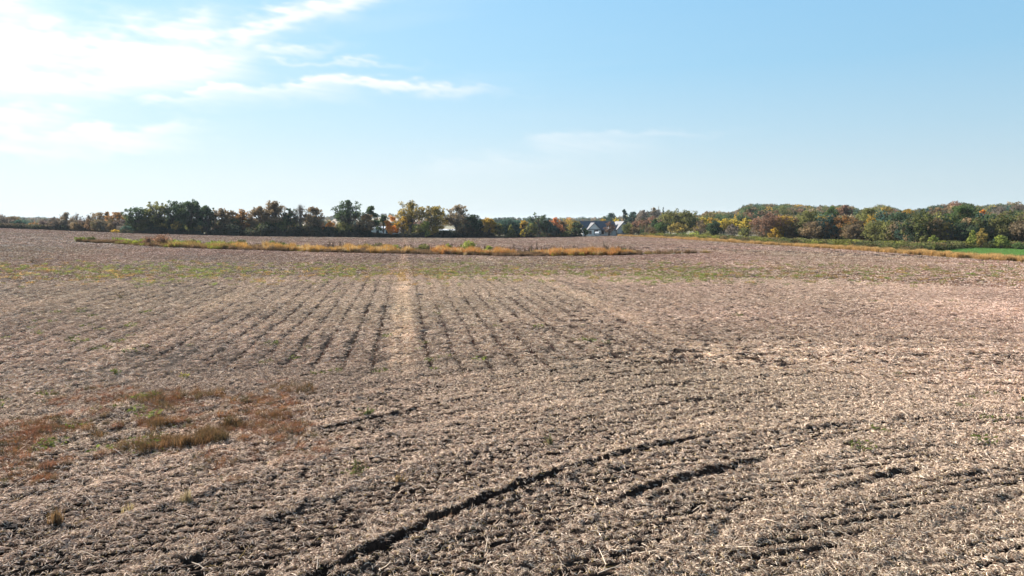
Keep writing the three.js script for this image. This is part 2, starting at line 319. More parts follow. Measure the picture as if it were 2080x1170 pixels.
  const full = new THREE.BufferGeometry();
  full.setAttribute('position', new THREE.BufferAttribute(pos, 3)); full.setAttribute('color', new THREE.BufferAttribute(col, 3)); full.setAttribute('uv', new THREE.BufferAttribute(uv, 2));
  const all = new Uint32Array(idx[0].length + idx[1].length); all.set(idx[0], 0); all.set(idx[1], idx[0].length);
  full.setIndex(new THREE.BufferAttribute(all, 1)); full.computeVertexNormals();
  const soil = new THREE.MeshPhysicalMaterial({ color: 0xffffff, roughness: 1, specularIntensity: 0.15, vertexColors: true, map: tex }); soil.name = 'soil';
  const turf = std(RGB(1, 1, 1), 0.95, { vertexColors: true }); turf.name = 'turf';
  ['harvested_field', 'grassland'].forEach((n, s) => {
    const g = new THREE.BufferGeometry(); for (const a of ['position', 'color', 'uv', 'normal']) g.setAttribute(a, full.attributes[a]);
    g.setIndex(new THREE.BufferAttribute(Uint32Array.from(idx[s]), 1));
    const m = part(n, g, s ? turf : soil); m.userData = { kind: 'structure', label: s ? 'rough grassland beyond the field edge, running out to the far hills' : 'harvested soybean field covered in tan stubble and straw, with tyre ruts' };
  });
}

// ------------------------------------------------------------------ straw and stubble
function strawClump(seed, n, R, len, w) {
  const rng = RNG(seed), b = new MB();
  for (let k = 0; k < n; k++) {
    const a = rng() * 6.28, rad = R * Math.sqrt(rng()), x = Math.cos(a) * rad, z = Math.sin(a) * rad, yaw = rng() * 6.28, L = len * (0.35 + rng() * rng() * 1.5), up = (rng() - 0.25) * 0.55, y = 0.002 + rng() * 0.03;
    const dx = Math.cos(yaw) * L / 2, dz = Math.sin(yaw) * L / 2, bow = (rng() - 0.5) * L * 0.5, by = rng() * 0.02, wd = w * (0.6 + rng() * 0.9), t = rng();
    const c = t < 0.37 ? [0.42, 0.31, 0.235] : t < 0.63 ? [0.72, 0.585, 0.465] : t < 0.86 ? [0.12, 0.072, 0.05] : t < 0.93 ? [0.23, 0.095, 0.06] : [0.32, 0.23, 0.10];
    b.tube([V(x - dx, y, z - dz), V(x + bow * dz / L, y + by + up * L * 0.4, z - bow * dx / L), V(x + dx, y + Math.max(0, up * L), z + dz)], [wd, wd, wd * 0.5], 3, c);
  }
  return b.geo();
}
function stubbleRow(seed) {                                      // cut stems standing in a line along z
  const rng = RNG(seed), b = new MB();
  for (let k = 0; k < 16; k++) { const x = (rng() - 0.5) * 0.09, z = (rng() - 0.5) * 1.0, h = 0.03 + rng() * 0.055, c = rng() < 0.6 ? [0.17, 0.095, 0.06] : [0.3, 0.2, 0.13]; b.tube([V(x, -0.02, z), V(x + (rng() - 0.5) * 0.07, h, z + (rng() - 0.5) * 0.07)], [0.006, 0.005], 3, c); }
  return b.geo();
}
{
  const near = [1, 2, 3, 4, 5, 6].map((s) => strawClump(s, 8, 0.05, 0.08, 0.003)), half = [12, 13, 14, 15].map((s) => strawClump(s, 22, 0.13, 0.1, 0.0034)), far = [7, 8, 9, 10].map((s) => strawClump(s, 40, 0.36, 0.14, 0.006));
  const rng = RNG(11), nearList = [], halfList = [], farList = [];
  const put = (r0, r1, per, list, scale) => {
    const n = Math.round(0.5 * 1.44 * (r1 * r1 - r0 * r0) * per);
    for (let k = 0; k < n; k++) {
      const r = Math.sqrt(r0 * r0 + rng() * (r1 * r1 - r0 * r0)), t = (rng() - 0.5) * 1.44, x = r * Math.sin(t), z = -r * Math.cos(t), [px, d] = where(x, z);
      if (!inField(px, d + 1) || inStrip(px, d)) continue;
      const f = relief(x, z, d, 0.05), m = fbm(x * 0.16, z * 0.16, 3), p = 0.74 - 0.12 * f[4] + (m - 0.5) * 1.0 + f[3] * 0.5 - f[1] * 1.0 - f[2] * 1.1;
      if (rng() > p) continue;
      const [rho] = arcAt(x, z), v = (0.88 + rng() * 0.7 + f[3] * 0.4) * (0.82 + 0.4 * fbm(x / 9, z / 5 + 20, 2)) * (rho < 32 ? 0.88 + 0.26 * noise(rho * 1.1, 4) : 1), pink = fbm(x / 22, z / 22 + 40, 2), tan = clamp(f[3] * 0.3, 0, 1);
      list.push([x, land(x, z) + f[0] * (d < 130 ? 1 : 0), z, rng() * 6.28, scale * (0.75 + rng() * 0.5), [v * 1.01, v * (1.0 - (pink - 0.36) * 0.16), v * (1.0 - (pink - 0.42) * 0.05 - tan * 0.12)], 0.8 + rng() * 0.7, (rng() - 0.5) * 0.25, (rng() - 0.5) * 0.25]);
    }
  };
  put(8.2, 24, 520, nearList, 1); put(24, 62, 52, halfList, 1.3); put(62, 116, 9, farList, 1.05); put(116, 300, 2.0, farList, 1.4);
  const g = stuff('straw_litter', 'loose pale soybean straw scattered all over the harvested field', 'straw');
  scatter(g, 'straw', near, M.straw, nearList); scatter(g, 'straw', half, M.straw, halfList); scatter(g, 'straw', far, M.straw, farList);
  const sticks = [];
  for (let k = 0; k < 1000; k++) { const d = 8.5 + 26 * rng(), x = (rng() - 0.5) * 1.6 * d, z = -d; sticks.push([x, surface(x, z) + 0.01, z, rng() * 6.28, 0.7 + rng() * 0.8, ((q) => [q, q * 0.97, q * 0.93])(0.8 + rng() * 0.35), 0.6 + rng() * 0.6]); }
  scatter(g, 'stalk', [61, 62, 63, 64].map((q) => strawClump(q, 2, 0.12, 0.3, 0.0045)), M.straw, sticks);
  const stub = [21, 22, 23].map(stubbleRow), list = [], ry = Math.atan2(ROWDIR[0], ROWDIR[1]);
  for (let k = 0; k < 42000; k++) {
    const d = 20 + 98 * Math.pow(rng(), 0.8), x0 = (rng() - 0.5) * 1.6 * d, u = Math.round(across(x0, -d) / ROW) * ROW - across(x0, -d), x = x0 + u * -ROWDIR[1], z = -d + u * ROWDIR[0], [px, dd] = where(x, z);
    if (Math.abs(px - 1040) > 1120 || !inField(px, dd + 1) || inStrip(px, dd)) continue;
    const q = rowsAt(x, z, dd); if (q[2] > 0.5 || q[1] > 0.4 || rng() > 0.05 + 0.55 * q[0]) continue;
    list.push([x, surface(x, z) - 0.01, z, ry, 1, [0.8 + rng() * 0.5, 0.8 + rng() * 0.4, 0.8 + rng() * 0.4], 0.7 + rng() * 0.7]);
  }
  scatter(stuff('stubble', 'short brown cut soybean stems standing in long rows across the field', 'stubble'), 'stem', stub, M.straw, list);
}

// ------------------------------------------------------------------ weeds and grasses on the field
function leafTuft(seed, n, R, h, s) {
  const rng = RNG(seed), b = new MB();
  for (let k = 0; k < n; k++) { const a = rng() * 6.28, r = R * Math.sqrt(rng()), y = h * rng(), t = 0.7 + rng() * 0.6; b.leaf(Math.cos(a) * r, y + s * 0.3, Math.sin(a) * r, s * (0.6 + rng() * 0.8), rng, [t, t * (0.95 + rng() * 0.1), t * (0.8 + rng() * 0.4)], 0.45); }
  return b.geo();
}
function grassTuft(seed, n, R, h, w, lean) {
  const rng = RNG(seed), b = new MB();
  for (let k = 0; k < n; k++) { const a = rng() * 6.28, r = R * Math.sqrt(rng()), t = 0.65 + rng() * 0.6; b.blade(Math.cos(a) * r, -0.02, Math.sin(a) * r, h * (0.5 + rng() * 0.6), lean * (0.2 + rng()) * h, rng() * 6.28, w * (0.6 + rng() * 0.8), [t * 0.8, t * 0.78, t * 0.75], [t, t, t]); }
  return b.geo();
}
const tufts = { fine: [31, 32, 33].map((s) => grassTuft(s, 40, 0.16, 0.4, 0.005, 0.6)), coarse: [34, 35, 36].map((s) => grassTuft(s, 46, 0.42, 1, 0.022, 0.5)), herb: [37, 38, 39].map((s) => leafTuft(s, 46, 0.3, 0.22, 0.06)), bush: [41, 42, 43].map((s) => leafTuft(s, 150, 0.85, 1.35, 0.15)) };
function ell(px, py, cx, cy, rx, ry) { return Math.exp(-(((px - cx) / rx) ** 2) - ((py - cy) / ry) ** 2); }
{
  const rng = RNG(51), green = [], amber = [];
  for (let k = 0; k < 90000; k++) {
    const py = 526 + rng() * 66, px = -60 + rng() * 2200, [x, z] = groundHitFast(px, py), d = -z;
    if (inStrip(px, d) || !inField(px, d + 3)) continue;
    const n = fbm(x / 5, z / 7, 3), band = Math.exp(-(((py - 553) / 17) ** 2));
    let p = band * (0.2 + 0.5 * smoothstep(n, 0.45, 0.75)) * 0.8 + 0.75 * ell(px, py, 1400, 556, 110, 13) + 0.3 * ell(px, py, 1290, 566, 120, 9) + 0.5 * ell(px, py, 935, 548, 70, 14) + 0.4 * ell(px, py, 690, 544, 80, 9) + 0.12 * ell(px, py, 330, 570, 150, 10);
    if (rng() < p * 0.17) { const v = 0.75 + rng() * 0.6; green.push([x, surface(x, z), z, rng() * 6.28, 0.45 + rng() * 0.55, (rng() < 0.7 ? [0.16, 0.19, 0.05] : [0.22, 0.2, 0.06]).map((q) => q * v), 0.6 + rng() * 0.4]); }
    p = 0.3 * ell(px, py, 815, 548, 14, 16) + 0.2 * ell(px, py, 760, 562, 50, 6) + 0.16 * ell(px, py, 860, 560, 60, 10) + 0.12 * band;
    if (rng() < p * 0.08) { const v = 0.8 + rng() * 0.5; amber.push([x, surface(x, z), z, rng() * 6.28, 0.8 + rng() * 0.7, [0.3 * v, 0.19 * v, 0.07 * v], 0.6]); }
  }
  for (let k = 0; k < 700; k++) {                                // stray weeds nearer by
    const px = -60 + rng() * 2200, py = 590 + rng() * 330, [x, z] = groundHitFast(px, py), n = fbm(x / 3, z / 3, 2), left = px < 1050 ? 1 : 0.25;
    if (rng() > smoothstep(n, 0.5, 0.75) * left) continue;
    const v = 0.7 + rng() * 0.5; (rng() < 0.6 ? green : amber).push([x, surface(x, z), z, rng() * 6.28, 0.5 + rng() * 0.6, [0.12 * v, 0.14 * v, 0.035 * v], 0.6]);
  }
  scatter(stuff('volunteer_seedlings', 'low green seedlings sprouting in a band across the middle of the field', 'weeds'), 'seedling', tufts.herb, M.leaf, green);
  scatter(stuff('amber_weeds', 'low amber weeds between the stubble rows near the grass strip', 'weeds'), 'weed', tufts.herb, M.leaf, amber);
  // reddish dead grass lying left of the foreground
  const red = [], tall = [];
  for (let k = 0; k < 30000; k++) {
    const px = -80 + rng() * 780, py = 770 + rng() * 230, [x, z] = groundHitFast(px, py), n = fbm(x / 1.4, z / 1.1, 3), m = noise(x * 0.9, z * 2.2);
    let p = ell(px, py, 420, 815, 190, 26) + ell(px, py, 300, 900, 230, 48) * 0.9 + ell(px, py, 60, 830, 120, 22) * 0.25 + ell(px, py, 560, 870, 80, 26) * 0.7 + ell(px, py, 150, 900, 150, 34) * 0.45 + ell(px, py, 230, 965, 260, 16) * 0.35;
    p *= smoothstep(n, 0.4, 0.62) * (0.3 + m);
    if (rng() > p * 0.85) continue;
    const v = 0.55 + rng() * 0.75, t = rng(), c = t < 0.5 ? [0.34, 0.155, 0.085] : t < 0.74 ? [0.30, 0.2, 0.11] : t < 0.86 ? [0.29, 0.13, 0.04] : [0.13, 0.11, 0.05];
    red.push([x, surface(x, z), z, rng() * 6.28, 0.35 + rng() * 0.4, c.map((q) => q * v), 0.25 + rng() * 0.45]);
  }
  for (const [cx, cy, rx, ry, n] of [[325, 866, 24, 9, 34], [430, 890, 26, 10, 90], [380, 903, 24, 8, 50], [290, 915, 46, 8, 44], [330, 900, 30, 6, 18], [470, 866, 34, 8, 22], [310, 822, 44, 9, 22], [420, 805, 60, 8, 22], [590, 795, 40, 8, 22], [545, 850, 60, 12, 20], [150, 880, 90, 20, 24]]) for (let k = 0; k < n; k++) {
    const [x, z] = groundHitFast(cx + (rng() + rng() - 1) * rx * 1.4, cy + (rng() + rng() - 1) * ry * 1.4), v = 0.5 + rng() * 0.7; tall.push([x, surface(x, z), z, rng() * 6.28, 0.4 + rng() * 0.45, rng() < 0.45 ? [0.15 * v, 0.105 * v, 0.05 * v] : [0.27 * v, 0.15 * v, 0.07 * v], 0.95]);
  }
  scatter(stuff('red_grass', 'patch of dead reddish brown grass lying across the straw in the foreground', 'grass'), 'tuft', tufts.fine, M.grass, red);
  scatter(stuff('dark_grass', 'taller dark olive grass clumps standing in the reddish patch', 'grass'), 'tuft', tufts.fine, M.grass, tall);
}
function groundHitFast(px, py) {                                 // as groundHit, by bisection on the falling line of sight
  const [a, b] = ray(px, py); let d = EYE / -b; for (let k = 0; k < 14; k++) d += (EYE + b * d - land(a * d, -d)) / -b * 0.7; d = clamp(d, 4, 330); return [a * d, -d];
}
function weedPlant(px, py, s, c, label, kind = 'herb', cat = 'weed', name = 'weed_plant') {
  const [x, z] = groundHitFast(px, py), o = thing(name, label, cat, [x, surface(x, z) - 0.02, z]), rng = RNG(px * 7 + py), b = new MB(), st = new MB(); if (s < 0.45) s *= 0.85;
  if (kind === 'herb') {
    for (let k = 0; k < 16; k++) { const a = rng() * 6.28, h = s * (0.25 + rng() * 0.75), L = s * 0.85 * rng(), tip = V(Math.cos(a) * L, h, Math.sin(a) * L); st.tube([V(0, 0, 0), V(tip.x * 0.4, h * 0.6, tip.z * 0.4), tip], [0.006, 0.005, 0.003], 3, [0.2, 0.14, 0.07]); for (let j = 0; j < 12; j++) { const q = 0.25 + 0.75 * rng(), v = 0.6 + rng() * 0.7; b.leaf(tip.x * q + (rng() - 0.5) * 0.1 * s, h * q, tip.z * q + (rng() - 0.5) * 0.1 * s, 0.03 * (0.5 + rng()), rng, (rng() < 0.3 ? [0.26, 0.19, 0.1] : c).map((e) => e * v), 0.4); } }
  } else {
    for (let k = 0; k < 90; k++) { const a = rng() * 6.28, r = s * 0.35 * Math.sqrt(rng()), v = 0.6 + rng() * 0.6; b.blade(Math.cos(a) * r, 0, Math.sin(a) * r, s * (0.4 + rng() * 0.6), s * 0.4 * rng(), rng() * 6.28, 0.006, c.map((e) => e * v * 0.8), c.map((e) => e * v)); }
    for (let k = 0; k < 8; k++) { const a = rng() * 6.28; st.tube([V(0, 0, 0), V(Math.cos(a) * s * 0.2, s * (0.7 + rng() * 0.4), Math.sin(a) * s * 0.2)], [0.006, 0.004], 3, [0.3, 0.22, 0.12]); }
  }
  part('stem', st.geo(), M.bark, o); part('leaves', b.geo(), M.leaf, o);
}
weedPlant(722, 968, 0.42, [0.13, 0.15, 0.05], 'olive green weed plant growing alone among the lug prints in the foreground');
weedPlant(746, 846, 0.34, [0.12, 0.16, 0.05], 'small green weed standing in the straw beyond the reddish grass patch');
weedPlant(262, 1040, 0.36, [0.42, 0.33, 0.17], 'pale straw coloured grass tuft in front of the reddish patch', 'grass', 'grass tuft', 'grass_tuft');
weedPlant(378, 1022, 0.34, [0.40, 0.32, 0.18], 'wide pale dry grass tuft between lug prints, behind the smaller pale tuft', 'grass', 'grass tuft', 'grass_tuft');
weedPlant(112, 1062, 0.38, [0.2, 0.12, 0.055], 'orange brown weed tuft near the lower field corner, below the pale tufts', 'grass', 'grass tuft', 'grass_tuft');
weedPlant(810, 985, 0.3, [0.19, 0.12, 0.06], 'small brown weed beside the olive green weed in the foreground', 'herb');
weedPlant(1118, 905, 0.34, [0.13, 0.13, 0.06], 'faint greenish weed above the long deep rut', 'herb');
weedPlant(910, 1060, 0.34, [0.25, 0.12, 0.07], 'reddish brown weed on the edge of the long deep rut', 'herb');
weedPlant(236, 762, 0.32, [0.14, 0.2, 0.04], 'bright green weed standing above the reddish grass patch', 'herb');
weedPlant(377, 768, 0.3, [0.28, 0.27, 0.05], 'yellow green weed standing right of the bright green one above the reddish patch', 'herb');
weedPlant(245, 608, 0.5, [0.06, 0.055, 0.03], 'dark weed clump casting a shadow on the stubble rows, left of the centre rows', 'herb');
weedPlant(66, 534, 1.1, [0.08, 0.065, 0.04], 'dark dead weed stalks standing alone on the rise at the left', 'herb');
weedPlant(1692, 568, 0.65, [0.07, 0.06, 0.03], 'dark upright weed standing in the far green band on the right', 'herb');
weedPlant(1494, 513, 1.0, [0.07, 0.06, 0.04], 'lone dark weed between the grass strip tip and the field edge', 'herb');
function lump(px, py, s, c, label, name, cat) {
  const [x, z] = groundHitFast(px, py), g = new THREE.IcosahedronGeometry(s, 3), p = g.attributes.position, seed = px * 0.37;
  for (let i = 0; i < p.count; i++) { const v = V(p.getX(i), p.getY(i), p.getZ(i)), n = v.clone().normalize(), k = 0.72 + 0.5 * noise(n.x * 2.3 + seed, n.y * 2.3 + n.z * 1.7) + 0.18 * noise(n.x * 7 + seed, n.z * 7 + n.y * 5); p.setXYZ(i, v.x * k * 1.3, v.y * k * 0.62, v.z * k); }
  g.computeVertexNormals(); const m = part(numbered(name), g, std(RGB(...c), 0.95)); m.position.set(x, surface(x, z) + s * 0.25, z); m.userData = { label, category: cat };
}
lump(861, 672, 0.16, [0.06, 0.045, 0.035], 'dark soil clod lying beside the pale wheel track', 'soil_clod', 'clod');
lump(851, 600, 0.2, [0.06, 0.045, 0.035], 'dark soil clod farther up the field, next to the pale wheel track end', 'soil_clod', 'clod');
lump(766, 922, 0.05, [0.5, 0.44, 0.36], 'pale flat stone among the lug prints behind the olive weed', 'stone', 'stone');

// ------------------------------------------------------------------ the grass strip in the field and the field edges
{
  const rng = RNG(71), gold = [], herbs = [], dark = [], tail = [];
  for (let k = 0; k < 16000; k++) {
    const px = 160 + rng() * 1280, f = stripFront(px), w = stripDepth(px), q = rng(), d = f + w * q, x = (px - 1040) / F * d, z = -d, n = noise(px / 28, q * 3), y = land(x, z), ragged = f + (noise(px / 9, 3) - 0.3) * 2.4;
    if (d < ragged) continue;
    const g = (c, s, ys = 1) => { const v = 0.65 + rng() * 0.7; return [x, y, z, rng() * 6.28, s * (0.7 + rng() * 0.5), c.map((e) => e * v), ys * (0.75 + rng() * 0.5)]; };
    const orange = smoothstep(px, 800, 900) * (1 - smoothstep(px, 1260, 1300)), goldy = smoothstep(px, 470, 560) * (1 - smoothstep(px, 1290, 1340)), dull = px < 320 || px > 1290;
    const lumpy = 0.55 + 0.9 * noise(px / 11, q * 5 + 2), patch = noise(px / 23 + 5, q * 2.5), front = q < 0.5 + 0.3 * (n - 0.5);
    if (rng() < (px > 1300 ? 0.93 : 0.1)) continue;
    if (front) {
      const brown = patch > (dull ? 0.35 : q < 0.1 ? 0.42 : 0.7);
      if (brown) tail.push(g(rng() < 0.5 ? [0.25, 0.155, 0.085] : [0.15, 0.095, 0.05], 0.8, lumpy * 0.6));
      else if (px < 480 && px > 320 ? rng() < 0.6 : rng() < 0.12) herbs.push(g([0.2, 0.21, 0.035], 1.3, 1.3 * lumpy));
      else gold.push(g(dull ? [0.22, 0.15, 0.06] : orange > 0.5 && rng() < 0.5 ? [0.46, 0.215, 0.07] : goldy ? (rng() < 0.3 ? [0.5, 0.37, 0.19] : [0.44, 0.25, 0.075]) : [0.30, 0.2, 0.07], 0.85, lumpy * (dull ? 0.35 : 0.95)));
    } else if (rng() < 0.5) {
      const green = px > 320 && px < 500 ? 0.7 : px < 900 ? 0.45 : 0.1;
      if (patch < green) herbs.push(g(px < 500 ? [0.16, 0.2, 0.035] : rng() < 0.5 ? [0.075, 0.085, 0.03] : [0.14, 0.15, 0.035], 1.6, 1.5 * lumpy)); else if (rng() < (px < 640 ? 0.15 : 0.2)) dark.push(g([0.13, 0.10, 0.075], 0.6, (px > 640 && !dull ? 1.4 : 0.7) * lumpy)); else if (rng() < 0.5) (rng() < 0.5 ? tail : gold).push(g(rng() < 0.5 ? [0.2, 0.14, 0.08] : [0.4, 0.27, 0.09], 0.75, lumpy * 0.6));
    }
  }
  scatter(stuff('golden_grass', 'golden orange dry grass filling the weedy strip across the field', 'grass'), 'tuft', tufts.coarse, M.grass, gold);
  scatter(stuff('brown_grass', 'dull brown grass along the front edge of the weedy strip', 'grass'), 'tuft', tufts.coarse, M.grass, tail);
  scatter(stuff('green_weeds', 'green leafy weeds in the back of the weedy strip', 'weeds'), 'weed', tufts.herb, M.leaf, herbs);
  const stalk = [81, 82, 83].map((s) => { const r = RNG(s), b = new MB(); for (let k = 0; k < 7; k++) { const a = r() * 6.28, q = 0.35 * r(), h = 0.7 + r() * 0.5, x = Math.cos(a) * q, z = Math.sin(a) * q, t = V(x + (r() - 0.5) * 0.25, h, z + (r() - 0.5) * 0.25); b.tube([V(x, 0, z), t], [0.016, 0.01], 3, [1, 0.9, 0.8]); for (let j = 0; j < 14; j++) { const e = 0.35 + 0.65 * r(); b.leaf(lerp(x, t.x, e) + (r() - 0.5) * 0.12, h * e, lerp(z, t.z, e) + (r() - 0.5) * 0.12, 0.05 + r() * 0.04, r, [0.7 + r() * 0.5, 0.7 + r() * 0.4, 0.7 + r() * 0.4], 0.5); } } return b.geo(); });
  scatter(stuff('dead_weed_stalks', 'dark dead weed stalks standing along the back of the weedy strip', 'weeds'), 'stalk', stalk, M.leaf, dark);

  const edge = [], scrub = [], mown = [], hedge = [];
  for (let k = 0; k < 15000; k++) {                              // right-hand field edge
    const px = 1255 + rng() * 900, e = fieldEnd(px), t = rng(), wide = px < 1450 ? 5 : 6, d = e + wide * t + (noise(px / 12, 1) - 0.5) * 1.5, x = (px - 1040) / F * d, z = -d, v = 0.65 + rng() * 0.6;
    if (px > 1900 && rng() < (t > 0.4 ? 0.85 : 0.5)) continue;
    const olive = t > 0.45 && noise(px / 30, t * 3) > 0.5;
    if (noise(px / 13, t * 2) < 0.45 && rng() < 0.8) continue;
    edge.push([x, land(x, z), z, rng() * 6.28, 0.6 + rng() * 0.4, (olive ? [0.2, 0.15, 0.06] : [0.52, 0.33, 0.13]).map((q) => q * v), 0.55 + 0.6 * noise(px / 7, t * 3)]);
  }
  scatter(stuff('edge_grass', 'tall straw coloured grass lining the field edge beside the wood', 'grass'), 'tuft', tufts.coarse, M.grass, edge);
  for (let k = 0; k < 4200; k++) {
    const px = 1300 + rng() * 860, e = fieldEnd(px), t = rng(), wide = px < 1440 ? 14 : px < 1650 ? 30 : 26, off = px < 1440 ? 5 : px > 1840 ? lerp(7, 46, smoothstep(px, 1840, 1990)) : 7, d = e + off + wide * t, x = (px - 1040) / F * d, z = -d, v = 0.6 + rng() * 0.8, n = noise(px / 22, t * 4), r = rng();
    const c = n > 0.62 ? [0.17, 0.17, 0.035] : r < 0.6 ? [0.105, 0.11, 0.035] : r < 0.85 ? [0.15, 0.11, 0.05] : [0.06, 0.07, 0.03];
    if (px > 1960 && rng() < 0.6) continue;
    scrub.push([x, land(x, z) - 0.1, z, rng() * 6.28, 0.6 + rng() * 0.65, c.map((q) => q * v), 0.65 + rng() * 0.4]);
  }
  scatter(stuff('scrub', 'olive green scrub between the field edge grass and the wood', 'scrub'), 'bush', tufts.bush, M.leaf, scrub);
  for (let k = 0; k < 22000; k++) {
    const px = 1830 + rng() * 420, e = fieldEnd(px), d = e + 5 + rng() * lerp(4, 46, smoothstep(px, 1820, 1980)), x = (px - 1040) / F * d, z = -d, v = 0.7 + rng() * 0.6; if (noise(x / 4, z / 4) < 0.25) continue;
    mown.push([x, land(x, z) - 0.05, z, rng() * 6.28, 0.75 + rng() * 0.4, [0.12 * v, 0.25 * v, 0.05 * v], 0.2]);
  }
  scatter(stuff('lawn', 'bright green short grass patch beyond the field edge on the right', 'grass'), 'tuft', tufts.coarse, M.grass, mown);
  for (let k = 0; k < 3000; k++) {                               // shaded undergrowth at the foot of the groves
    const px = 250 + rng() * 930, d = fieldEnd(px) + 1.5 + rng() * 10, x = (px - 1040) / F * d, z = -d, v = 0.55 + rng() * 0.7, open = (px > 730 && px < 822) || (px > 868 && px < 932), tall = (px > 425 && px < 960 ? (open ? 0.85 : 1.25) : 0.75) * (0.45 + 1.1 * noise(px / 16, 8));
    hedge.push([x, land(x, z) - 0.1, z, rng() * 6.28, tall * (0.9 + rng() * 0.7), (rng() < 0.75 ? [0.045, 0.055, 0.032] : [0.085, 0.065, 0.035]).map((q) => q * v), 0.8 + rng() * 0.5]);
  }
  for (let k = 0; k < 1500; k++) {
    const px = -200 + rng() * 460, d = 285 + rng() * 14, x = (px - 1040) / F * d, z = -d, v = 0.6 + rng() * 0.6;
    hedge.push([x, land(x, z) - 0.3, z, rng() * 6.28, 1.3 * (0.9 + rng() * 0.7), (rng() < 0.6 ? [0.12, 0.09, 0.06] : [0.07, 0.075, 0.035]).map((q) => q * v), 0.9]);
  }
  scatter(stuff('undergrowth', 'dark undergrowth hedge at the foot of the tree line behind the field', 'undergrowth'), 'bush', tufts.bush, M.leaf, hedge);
}

// ------------------------------------------------------------------ trees
const PAL = {
  dark: [[0.030, 0.054, 0.030], [0.087, 0.120, 0.051]], teal: [[0.030, 0.063, 0.051], [0.072, 0.123, 0.090]], green: [[0.062, 0.106, 0.031], [0.106, 0.150, 0.044]], olive: [[0.101, 0.111, 0.035], [0.230, 0.216, 0.068]],
  olivegold: [[0.150, 0.125, 0.037], [0.375, 0.269, 0.069]], brown: [[0.117, 0.085, 0.049], [0.273, 0.189, 0.098]], orangebrown: [[0.180, 0.102, 0.042], [0.360, 0.180, 0.054]], redbrown: [[0.138, 0.083, 0.056], [0.275, 0.150, 0.094]],
  gold: [[0.30, 0.19, 0.035], [0.48, 0.31, 0.045]], yellow: [[0.36, 0.27, 0.04], [0.55, 0.42, 0.06]], orange: [[0.48, 0.2, 0.03], [0.72, 0.31, 0.04]], rust: [[0.42, 0.15, 0.05], [0.6, 0.25, 0.1]], lime: [[0.15, 0.19, 0.035], [0.32, 0.34, 0.07]], grey: [[0.138, 0.109, 0.086], [0.230, 0.184, 0.144]], tan: [[0.18, 0.135, 0.08], [0.32, 0.24, 0.14]],
};
const WOOD = { dark: [0.055, 0.045, 0.038], grey: [0.15, 0.125, 0.105], pale: [0.3, 0.26, 0.22] };
